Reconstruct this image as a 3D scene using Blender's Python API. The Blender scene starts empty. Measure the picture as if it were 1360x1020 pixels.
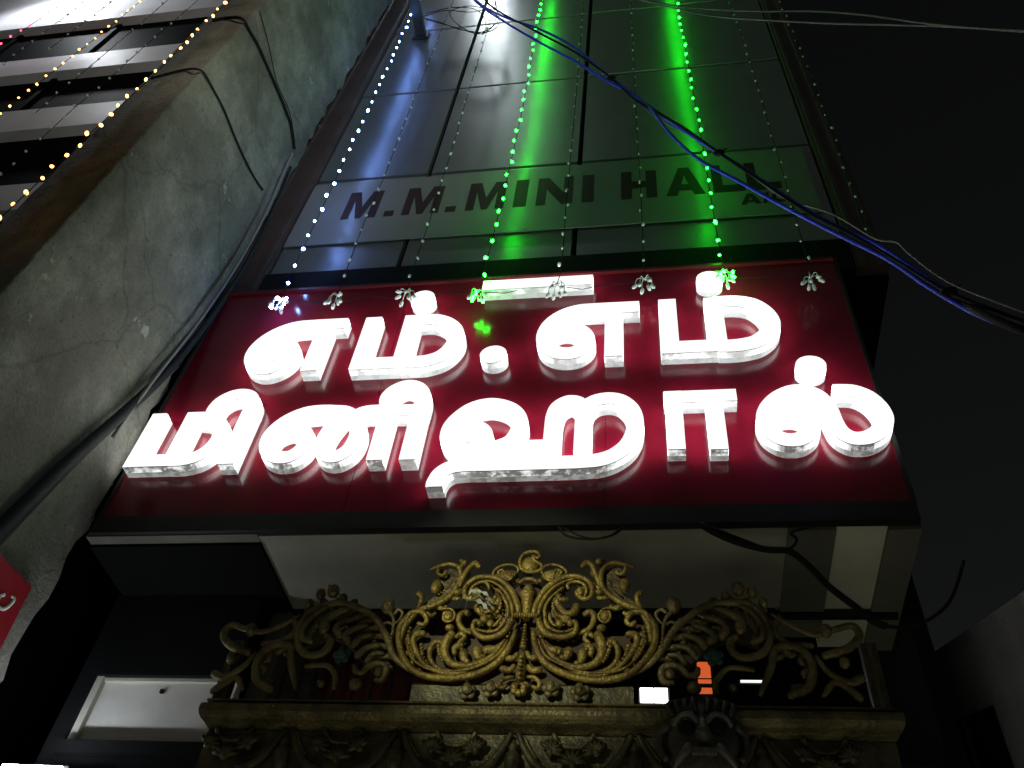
import bpy, bmesh, math, random
import numpy as np
from mathutils import Vector, Matrix
from mathutils.geometry import tessellate_polygon

random.seed(7)
scene = bpy.context.scene
COL = scene.collection
R = math.radians

# ------------------------------------------------------------------ camera, sky, light, exposure
cam_d = bpy.data.cameras.new('camera')
cam = bpy.data.objects.new('camera', cam_d)
COL.objects.link(cam)
right = Vector((0.987539, 0.129538, 0.089367))
up = Vector((0.040339, -0.757248, 0.651881))
fwd = Vector((-0.152116, 0.640153, 0.753037))
cam.matrix_world = Matrix(((right.x, up.x, -fwd.x, 0.0), (right.y, up.y, -fwd.y, 0.0), (right.z, up.z, -fwd.z, 1.6), (0, 0, 0, 1)))
cam_d.sensor_width = 36.0
cam_d.lens = 31.546
cam_d.clip_start = 0.05
cam_d.clip_end = 2000
scene.camera = cam

world = bpy.data.worlds.new('World')
scene.world = world
world.use_nodes = True
wn = world.node_tree
bg = wn.nodes['Background']
sky = wn.nodes.new('ShaderNodeTexSky')
sky.sky_type = 'NISHITA'
sky.sun_disc = False
sky.sun_elevation = R(1.0)
sky.sun_rotation = R(200)
hs = wn.nodes.new('ShaderNodeHueSaturation')
hs.inputs['Saturation'].default_value = 0.25
wn.links.new(sky.outputs[0], hs.inputs['Color'])
wn.links.new(hs.outputs[0], bg.inputs[0])
bg.inputs[1].default_value = 0.0085

# faint spill of the street behind the camera: one very weak, very soft sun
sun_d = bpy.data.lights.new('street_glow', 'SUN')
sun_d.energy = 0.02
sun_d.angle = R(60)
sun_d.color = (0.93, 1.0, 0.88)
sun = bpy.data.objects.new('street_glow', sun_d)
COL.objects.link(sun)
sun.rotation_euler = Vector((0.15, 1.0, -1.0)).to_track_quat('-Z', 'Y').to_euler()

scene.view_settings.view_transform = 'Standard'
scene.view_settings.look = 'None'
scene.view_settings.exposure = 0.0
scene.view_settings.gamma = 1.0
scene.view_settings.use_curve_mapping = False
scene.render.engine = 'CYCLES'
scene.cycles.use_denoising = True
try:
    scene.cycles.denoiser = 'OPENIMAGEDENOISE'
except Exception:
    pass
scene.cycles.max_bounces = 6
scene.cycles.diffuse_bounces = 3
scene.cycles.glossy_bounces = 4
scene.cycles.use_light_tree = True
scene.cycles.sample_clamp_indirect = 4.0

# ------------------------------------------------------------------ traced coordinates, in metres
LETTERS = [[[[-2382,5691],[-2402,5694],[-2414,5698],[-2444,5712],[-2457,5720],[-2475,5734],[-2493,5751],[-2504,5765],[-2518,5784],[-2525,5796],[-2532,5811],[-2541,5834],[-2550,5874],[-2553,5899],[-2553,5916],[-2550,5959],[-2540,5999],[-2524,6041],[-2502,6081],[-2476,6116],[-2444,6149],[-2410,6176],[-2372,6199],[-2344,6211],[-2317,6221],[-2292,6227],[-2262,6232],[-2154,6235],[-1944,6234],[-1944,6128],[-1947,6126],[-2024,6126],[-2024,5864],[-2024,5706],[-2132,5706],[-2133,6126],[-2172,6127],[-2254,6124],[-2269,6122],[-2287,6117],[-2322,6103],[-2339,6093],[-2357,6081],[-2379,6061],[-2387,6054],[-2387,6052],[-2347,6055],[-2327,6053],[-2312,6049],[-2292,6042],[-2277,6034],[-2257,6021],[-2240,6006],[-2229,5995],[-2217,5978],[-2206,5959],[-2199,5944],[-2192,5921],[-2190,5906],[-2189,5891],[-2191,5866],[-2199,5829],[-2213,5796],[-2233,5764],[-2248,5746],[-2258,5736],[-2269,5727],[-2287,5715],[-2307,5704],[-2319,5699],[-2339,5693],[-2354,5691]],[[-2372,5799],[-2364,5798],[-2352,5802],[-2337,5811],[-2326,5821],[-2316,5834],[-2307,5850],[-2302,5864],[-2298,5881],[-2297,5891],[-2299,5901],[-2304,5914],[-2313,5926],[-2324,5936],[-2337,5943],[-2347,5946],[-2357,5947],[-2369,5944],[-2379,5941],[-2393,5934],[-2404,5926],[-2414,5916],[-2423,5906],[-2430,5894],[-2431,5886],[-2434,5856],[-2424,5838],[-2414,5826],[-2399,5811],[-2387,5803]]],[[[-1499,5691],[-1502,5694],[-1504,5694],[-1814,5694],[-1817,5695],[-1817,5700],[-1819,5702],[-1819,6227],[-1817,6228],[-1714,6228],[-1711,6227],[-1711,5805],[-1709,5803],[-1557,5802],[-1554,5805],[-1554,5910],[-1554,6225],[-1554,6227],[-1552,6228],[-1454,6228],[-1397,6230],[-1364,6228],[-1349,6225],[-1327,6220],[-1304,6212],[-1279,6200],[-1257,6187],[-1234,6171],[-1212,6150],[-1191,6127],[-1175,6105],[-1159,6078],[-1147,6050],[-1137,6020],[-1131,5990],[-1129,5957],[-1131,5915],[-1138,5882],[-1152,5845],[-1167,5815],[-1182,5791],[-1192,5778],[-1214,5754],[-1239,5735],[-1267,5719],[-1297,5707],[-1334,5696],[-1352,5693],[-1374,5692]],[[-1446,5800],[-1444,5798],[-1369,5800],[-1352,5803],[-1332,5809],[-1307,5820],[-1289,5832],[-1275,5847],[-1261,5867],[-1248,5895],[-1240,5920],[-1237,5947],[-1238,5972],[-1245,6002],[-1256,6030],[-1270,6052],[-1284,6070],[-1302,6086],[-1317,6097],[-1337,6108],[-1359,6117],[-1372,6120],[-1389,6122],[-1429,6121],[-1446,6120]]],[[[-1491,6340],[-1506,6344],[-1520,6352],[-1532,6362],[-1542,6375],[-1550,6390],[-1554,6405],[-1556,6422],[-1554,6437],[-1549,6452],[-1541,6466],[-1531,6478],[-1519,6488],[-1504,6496],[-1489,6500],[-1471,6502],[-1456,6500],[-1441,6495],[-1427,6487],[-1415,6477],[-1405,6465],[-1397,6450],[-1393,6435],[-1392,6417],[-1394,6402],[-1398,6387],[-1406,6373],[-1416,6361],[-1429,6351],[-1444,6343],[-1459,6339],[-1476,6338]]],[[[-945,5702],[-960,5706],[-974,5714],[-986,5724],[-996,5737],[-1004,5752],[-1008,5767],[-1010,5784],[-1008,5799],[-1003,5814],[-995,5828],[-985,5840],[-973,5850],[-958,5858],[-943,5862],[-925,5864],[-910,5862],[-895,5857],[-881,5849],[-869,5839],[-859,5827],[-851,5812],[-847,5797],[-846,5779],[-847,5764],[-852,5749],[-860,5735],[-870,5723],[-883,5713],[-898,5705],[-913,5701],[-930,5700]]],[[[-1076,6471],[-1078,6473],[-1078,6576],[-346,6576],[-344,6573],[-344,6473],[-346,6471]]],[[[-488,5705],[-508,5707],[-528,5711],[-561,5722],[-573,5728],[-592,5740],[-608,5753],[-620,5765],[-635,5783],[-643,5795],[-657,5823],[-669,5863],[-676,5905],[-677,5950],[-671,5995],[-660,6038],[-651,6063],[-639,6088],[-616,6125],[-588,6158],[-556,6187],[-523,6210],[-496,6224],[-458,6238],[-431,6245],[-398,6250],[-323,6251],[-156,6250],[-51,6249],[-48,6248],[-49,6143],[-51,6141],[-148,6142],[-151,6142],[-152,6140],[-152,5908],[-152,5718],[-153,5715],[-258,5715],[-260,5718],[-260,6140],[-261,6142],[-263,6142],[-311,6143],[-398,6141],[-416,6138],[-433,6132],[-451,6126],[-468,6117],[-482,6108],[-498,6095],[-511,6083],[-524,6068],[-521,6066],[-501,6067],[-481,6066],[-461,6063],[-441,6058],[-426,6052],[-408,6043],[-396,6034],[-378,6019],[-363,6003],[-349,5985],[-340,5970],[-331,5950],[-322,5925],[-318,5903],[-316,5885],[-315,5863],[-320,5828],[-325,5813],[-332,5795],[-347,5770],[-371,5744],[-382,5735],[-398,5724],[-423,5713],[-436,5710],[-456,5706]],[[-501,5815],[-488,5813],[-473,5813],[-461,5815],[-451,5819],[-440,5828],[-431,5839],[-426,5850],[-424,5863],[-424,5880],[-426,5895],[-431,5910],[-439,5925],[-449,5938],[-461,5948],[-471,5954],[-486,5958],[-503,5959],[-518,5957],[-531,5953],[-543,5945],[-551,5938],[-557,5930],[-565,5895],[-562,5880],[-557,5863],[-551,5851],[-545,5843],[-533,5831],[-523,5824],[-513,5819]]],[[[398,5709],[398,5714],[396,5716],[76,5716],[73,5717],[73,5722],[71,5722],[70,5724],[70,6249],[71,6252],[176,6252],[177,6252],[178,5824],[343,5824],[346,5825],[346,5924],[346,6242],[346,6244],[348,6245],[401,6245],[403,6247],[403,6254],[406,6255],[478,6256],[523,6255],[543,6252],[576,6245],[601,6237],[628,6225],[653,6211],[668,6199],[691,6177],[710,6152],[726,6128],[741,6101],[753,6072],[765,6034],[770,6004],[773,5967],[770,5932],[762,5894],[748,5859],[731,5827],[713,5803],[687,5777],[666,5759],[641,5743],[616,5732],[578,5721],[538,5712],[508,5709],[456,5707]],[[454,5817],[456,5815],[463,5815],[513,5818],[553,5826],[578,5833],[596,5842],[615,5857],[632,5874],[644,5892],[653,5912],[662,5939],[664,5962],[663,5989],[658,6017],[647,6047],[634,6072],[616,6098],[603,6112],[591,6122],[573,6132],[556,6138],[531,6145],[516,6147],[471,6148],[456,6148],[454,6147]]],[[[381,6375],[366,6380],[352,6387],[340,6397],[330,6410],[323,6425],[318,6440],[317,6457],[319,6472],[324,6487],[331,6501],[341,6513],[354,6523],[369,6531],[384,6535],[401,6537],[416,6535],[431,6530],[445,6522],[457,6512],[467,6500],[475,6485],[480,6470],[481,6452],[479,6437],[474,6422],[466,6408],[456,6396],[444,6386],[429,6378],[414,6374],[396,6373]]],[[[-2960,4912],[-2962,4913],[-2962,5003],[-2961,5008],[-2961,5353],[-2960,5356],[-2870,5356],[-2869,5355],[-2869,5008],[-2867,5004],[-2737,5005],[-2737,5355],[-2735,5357],[-2732,5357],[-2647,5357],[-2625,5356],[-2624,5358],[-2625,5383],[-2621,5415],[-2613,5445],[-2603,5468],[-2585,5493],[-2567,5512],[-2542,5530],[-2520,5542],[-2497,5549],[-2472,5554],[-2447,5554],[-2422,5550],[-2394,5540],[-2372,5528],[-2352,5512],[-2336,5493],[-2323,5473],[-2313,5453],[-2305,5428],[-2302,5413],[-2298,5348],[-2300,5343],[-2300,5245],[-2300,4915],[-2390,4915],[-2392,4918],[-2392,5348],[-2390,5355],[-2393,5398],[-2395,5410],[-2401,5423],[-2410,5438],[-2417,5447],[-2425,5453],[-2435,5458],[-2447,5461],[-2457,5462],[-2473,5460],[-2490,5454],[-2502,5446],[-2514,5435],[-2522,5423],[-2527,5413],[-2530,5398],[-2533,5378],[-2532,5363],[-2525,5328],[-2503,5315],[-2485,5301],[-2472,5288],[-2457,5270],[-2444,5250],[-2433,5228],[-2424,5205],[-2418,5178],[-2415,5153],[-2416,5118],[-2420,5090],[-2425,5068],[-2434,5043],[-2445,5020],[-2459,4998],[-2475,4978],[-2490,4962],[-2502,4952],[-2515,4943],[-2535,4933],[-2570,4921],[-2612,4912],[-2645,4911],[-2680,4911],[-2685,4912]],[[-2644,5005],[-2635,5003],[-2615,5005],[-2585,5012],[-2567,5019],[-2555,5028],[-2542,5040],[-2530,5057],[-2522,5070],[-2514,5093],[-2509,5115],[-2507,5133],[-2508,5155],[-2512,5178],[-2518,5193],[-2527,5210],[-2541,5228],[-2550,5235],[-2562,5243],[-2575,5250],[-2595,5258],[-2605,5261],[-2622,5263],[-2642,5265],[-2645,5263]]],[[[-1747,4904],[-1767,4910],[-1787,4919],[-1807,4935],[-1822,4951],[-1837,4972],[-1848,4992],[-1856,5017],[-1861,5040],[-1864,5065],[-1865,5090],[-1863,5115],[-1858,5140],[-1850,5177],[-1841,5210],[-1815,5278],[-1847,5283],[-1882,5286],[-1930,5285],[-1955,5282],[-1972,5277],[-1997,5267],[-2022,5252],[-2037,5240],[-2010,5236],[-1980,5226],[-1955,5213],[-1930,5194],[-1908,5170],[-1893,5147],[-1881,5120],[-1873,5090],[-1871,5065],[-1875,5035],[-1886,5002],[-1900,4976],[-1920,4950],[-1940,4932],[-1962,4919],[-1985,4911],[-2007,4908],[-2035,4908],[-2057,4911],[-2080,4919],[-2107,4932],[-2125,4945],[-2144,4962],[-2158,4980],[-2172,5002],[-2182,5025],[-2192,5055],[-2196,5080],[-2198,5105],[-2197,5132],[-2193,5157],[-2185,5185],[-2171,5217],[-2155,5245],[-2131,5277],[-2109,5300],[-2085,5320],[-2052,5342],[-2015,5360],[-1987,5369],[-1947,5376],[-1900,5378],[-1852,5376],[-1797,5369],[-1792,5370],[-1755,5364],[-1735,5358],[-1710,5345],[-1687,5329],[-1677,5337],[-1662,5345],[-1647,5351],[-1630,5356],[-1602,5360],[-1552,5361],[-1551,5362],[-1556,5377],[-1560,5397],[-1561,5415],[-1560,5435],[-1556,5455],[-1552,5467],[-1538,5495],[-1525,5513],[-1510,5529],[-1493,5542],[-1475,5555],[-1455,5564],[-1440,5569],[-1425,5572],[-1405,5572],[-1382,5569],[-1367,5564],[-1350,5557],[-1330,5545],[-1317,5535],[-1300,5517],[-1286,5500],[-1273,5477],[-1264,5455],[-1259,5432],[-1256,5410],[-1254,5375],[-1255,5330],[-1258,5272],[-1259,5265],[-1260,4910],[-1350,4910],[-1351,4912],[-1351,5260],[-1355,5261],[-1440,5264],[-1443,5262],[-1443,4915],[-1445,4913],[-1532,4913],[-1535,4915],[-1535,5267],[-1537,5268],[-1580,5269],[-1610,5267],[-1620,5263],[-1626,5260],[-1627,5257],[-1608,5220],[-1596,5185],[-1589,5157],[-1585,5125],[-1585,5090],[-1590,5047],[-1599,5012],[-1609,4987],[-1617,4972],[-1632,4952],[-1649,4935],[-1670,4920],[-1690,4910],[-1705,4906],[-1725,4903]],[[-1738,4997],[-1730,4995],[-1719,4997],[-1707,5007],[-1695,5022],[-1689,5032],[-1684,5047],[-1681,5065],[-1677,5090],[-1676,5110],[-1678,5127],[-1684,5160],[-1692,5182],[-1700,5200],[-1710,5217],[-1720,5231],[-1727,5240],[-1730,5241],[-1743,5210],[-1753,5182],[-1761,5155],[-1768,5122],[-1772,5095],[-1772,5065],[-1770,5050],[-1765,5035],[-1761,5025],[-1755,5014],[-1747,5005]],[[-2029,5000],[-2017,4999],[-2005,5001],[-1997,5005],[-1987,5013],[-1978,5025],[-1970,5040],[-1965,5055],[-1963,5067],[-1965,5080],[-1970,5095],[-1976,5107],[-1984,5117],[-1994,5127],[-2005,5136],[-2020,5143],[-2032,5147],[-2040,5147],[-2052,5144],[-2065,5138],[-2077,5129],[-2086,5120],[-2093,5110],[-2095,5102],[-2096,5090],[-2095,5055],[-2088,5042],[-2080,5030],[-2071,5020],[-2060,5011],[-2045,5004]],[[-1400,5355],[-1347,5353],[-1346,5355],[-1346,5385],[-1349,5415],[-1352,5428],[-1357,5440],[-1366,5452],[-1377,5465],[-1387,5473],[-1398,5477],[-1410,5480],[-1420,5479],[-1430,5474],[-1442,5465],[-1452,5456],[-1460,5446],[-1465,5437],[-1468,5427],[-1469,5415],[-1468,5405],[-1465,5395],[-1444,5365],[-1454,5357]]],[[[-1169,4706],[-1170,4739],[-1165,4766],[-1156,4799],[-1148,4816],[-1141,4829],[-1125,4849],[-1103,4869],[-1077,4884],[-1049,4894],[-1012,4900],[-957,4904],[-544,4902],[-394,4903],[-307,4909],[-282,4914],[-257,4922],[-228,4936],[-207,4953],[-186,4974],[-169,4996],[-154,5026],[-143,5059],[-136,5091],[-134,5124],[-134,5149],[-135,5169],[-139,5191],[-145,5216],[-152,5233],[-159,5246],[-169,5261],[-179,5274],[-189,5283],[-199,5289],[-210,5294],[-227,5298],[-239,5299],[-257,5297],[-274,5292],[-286,5286],[-299,5274],[-310,5259],[-314,5249],[-320,5221],[-320,4939],[-322,4936],[-412,4936],[-412,5209],[-418,5254],[-422,5266],[-427,5277],[-432,5284],[-439,5286],[-444,5287],[-452,5282],[-459,5276],[-466,5269],[-471,5261],[-476,5244],[-482,5204],[-485,5164],[-484,4986],[-485,4939],[-487,4937],[-867,4937],[-868,4939],[-868,4996],[-869,4999],[-881,4981],[-894,4966],[-905,4956],[-922,4944],[-934,4938],[-954,4931],[-974,4927],[-994,4926],[-1009,4928],[-1029,4932],[-1043,4936],[-1062,4945],[-1074,4952],[-1091,4964],[-1111,4984],[-1129,5010],[-1138,5029],[-1144,5044],[-1148,5059],[-1151,5081],[-1152,5119],[-1149,5149],[-1144,5174],[-1134,5201],[-1123,5226],[-1109,5250],[-1091,5276],[-1070,5301],[-1048,5324],[-1032,5337],[-1007,5353],[-982,5364],[-964,5371],[-937,5377],[-912,5380],[-894,5381],[-869,5378],[-844,5372],[-812,5361],[-787,5349],[-764,5335],[-744,5320],[-724,5300],[-708,5279],[-693,5254],[-682,5229],[-673,5201],[-668,5166],[-668,5139],[-670,5111],[-675,5086],[-683,5061],[-697,5029],[-578,5029],[-577,5031],[-576,5179],[-575,5204],[-570,5241],[-563,5276],[-554,5300],[-545,5316],[-529,5336],[-513,5351],[-499,5361],[-479,5372],[-464,5377],[-452,5379],[-439,5379],[-422,5377],[-409,5374],[-397,5369],[-382,5361],[-369,5352],[-362,5344],[-332,5366],[-307,5378],[-274,5387],[-239,5391],[-214,5389],[-194,5385],[-179,5381],[-157,5371],[-144,5364],[-124,5348],[-112,5336],[-95,5316],[-80,5294],[-69,5274],[-62,5256],[-54,5233],[-48,5206],[-44,5181],[-42,5151],[-42,5121],[-46,5076],[-51,5049],[-58,5021],[-76,4976],[-83,4961],[-97,4939],[-108,4924],[-125,4904],[-157,4875],[-189,4853],[-212,4841],[-234,4832],[-269,4822],[-297,4817],[-392,4811],[-544,4810],[-854,4810],[-954,4812],[-982,4810],[-1017,4807],[-1032,4803],[-1042,4799],[-1055,4789],[-1064,4778],[-1070,4766],[-1075,4746],[-1078,4731],[-1077,4709],[-1079,4707]],[[-857,5029],[-844,5029],[-799,5051],[-787,5060],[-779,5071],[-773,5084],[-767,5100],[-760,5131],[-760,5159],[-762,5174],[-765,5189],[-776,5214],[-784,5227],[-793,5239],[-809,5254],[-832,5269],[-861,5281],[-884,5287],[-907,5288],[-934,5283],[-962,5273],[-972,5267],[-985,5256],[-1009,5231],[-1030,5204],[-1009,5206],[-992,5206],[-977,5204],[-957,5199],[-937,5191],[-918,5181],[-907,5174],[-892,5160],[-882,5149],[-870,5131],[-862,5114],[-858,5101],[-854,5084],[-853,5069],[-854,5049]],[[-997,5019],[-987,5019],[-977,5021],[-969,5023],[-962,5029],[-954,5037],[-949,5046],[-946,5056],[-945,5066],[-946,5074],[-949,5083],[-954,5092],[-961,5099],[-969,5105],[-979,5109],[-989,5113],[-999,5114],[-1012,5113],[-1022,5110],[-1032,5104],[-1039,5098],[-1047,5089],[-1052,5064],[-1052,5060],[-1045,5049],[-1032,5034],[-1014,5024]]],[[[292,4920],[289,4923],[289,5285],[287,5287],[172,5287],[169,5287],[167,5285],[167,4928],[77,4928],[75,4930],[75,5193],[75,5285],[74,5287],[69,5288],[69,5378],[72,5379],[74,5379],[77,5381],[164,5381],[169,5379],[457,5379],[459,5378],[459,5288],[384,5287],[382,5287],[381,5285],[381,4923],[379,4920]]],[[[1009,4922],[994,4925],[982,4928],[969,4934],[955,4942],[939,4955],[929,4965],[915,4982],[907,4995],[896,5020],[888,5047],[878,5110],[872,5182],[864,5215],[856,5240],[844,5267],[833,5282],[814,5297],[804,5302],[797,5304],[782,5305],[764,5302],[749,5296],[734,5289],[717,5277],[699,5262],[685,5247],[668,5225],[669,5223],[699,5227],[722,5227],[744,5223],[764,5217],[789,5206],[809,5193],[827,5176],[836,5162],[846,5142],[852,5125],[856,5102],[857,5077],[854,5055],[847,5030],[836,5007],[823,4987],[813,4975],[796,4960],[784,4950],[764,4939],[752,4933],[737,4928],[714,4925],[697,4925],[674,4927],[659,4930],[639,4938],[624,4945],[612,4954],[594,4970],[579,4987],[569,5001],[557,5024],[548,5050],[541,5080],[538,5107],[539,5135],[543,5162],[550,5192],[560,5217],[572,5245],[589,5272],[607,5297],[627,5320],[649,5341],[674,5359],[699,5374],[724,5386],[752,5394],[774,5397],[799,5396],[824,5392],[847,5384],[869,5371],[895,5350],[913,5330],[925,5312],[938,5285],[948,5255],[956,5225],[962,5197],[965,5182],[970,5112],[978,5067],[983,5050],[987,5040],[997,5027],[1007,5018],[1017,5014],[1027,5013],[1039,5014],[1049,5017],[1062,5022],[1074,5029],[1087,5038],[1103,5055],[1117,5077],[1123,5092],[1128,5107],[1131,5132],[1130,5157],[1127,5175],[1122,5192],[1109,5225],[1094,5249],[1074,5270],[1054,5283],[1039,5289],[1004,5293],[965,5295],[966,5385],[969,5386],[1002,5385],[1039,5382],[1067,5377],[1087,5370],[1112,5356],[1140,5335],[1160,5315],[1178,5290],[1193,5262],[1209,5222],[1217,5192],[1222,5155],[1223,5127],[1220,5100],[1213,5072],[1200,5037],[1184,5010],[1167,4987],[1147,4968],[1122,4950],[1092,4934],[1067,4926],[1039,4922]],[[694,5017],[707,5017],[719,5019],[729,5024],[742,5034],[750,5042],[756,5052],[762,5067],[765,5080],[765,5092],[763,5102],[759,5112],[754,5119],[742,5127],[727,5133],[717,5135],[704,5135],[674,5129],[649,5121],[640,5115],[631,5100],[634,5085],[639,5067],[644,5055],[651,5045],[659,5034],[672,5024],[682,5020]]],[[[865,5474],[850,5479],[836,5487],[824,5497],[814,5509],[806,5524],[801,5539],[800,5557],[802,5572],[807,5587],[815,5601],[825,5613],[837,5623],[852,5630],[867,5635],[885,5636],[900,5634],[915,5629],[929,5622],[941,5612],[951,5599],[958,5584],[963,5569],[964,5552],[962,5537],[957,5522],[950,5508],[940,5496],[927,5486],[912,5478],[897,5473],[880,5472]]]]
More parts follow.
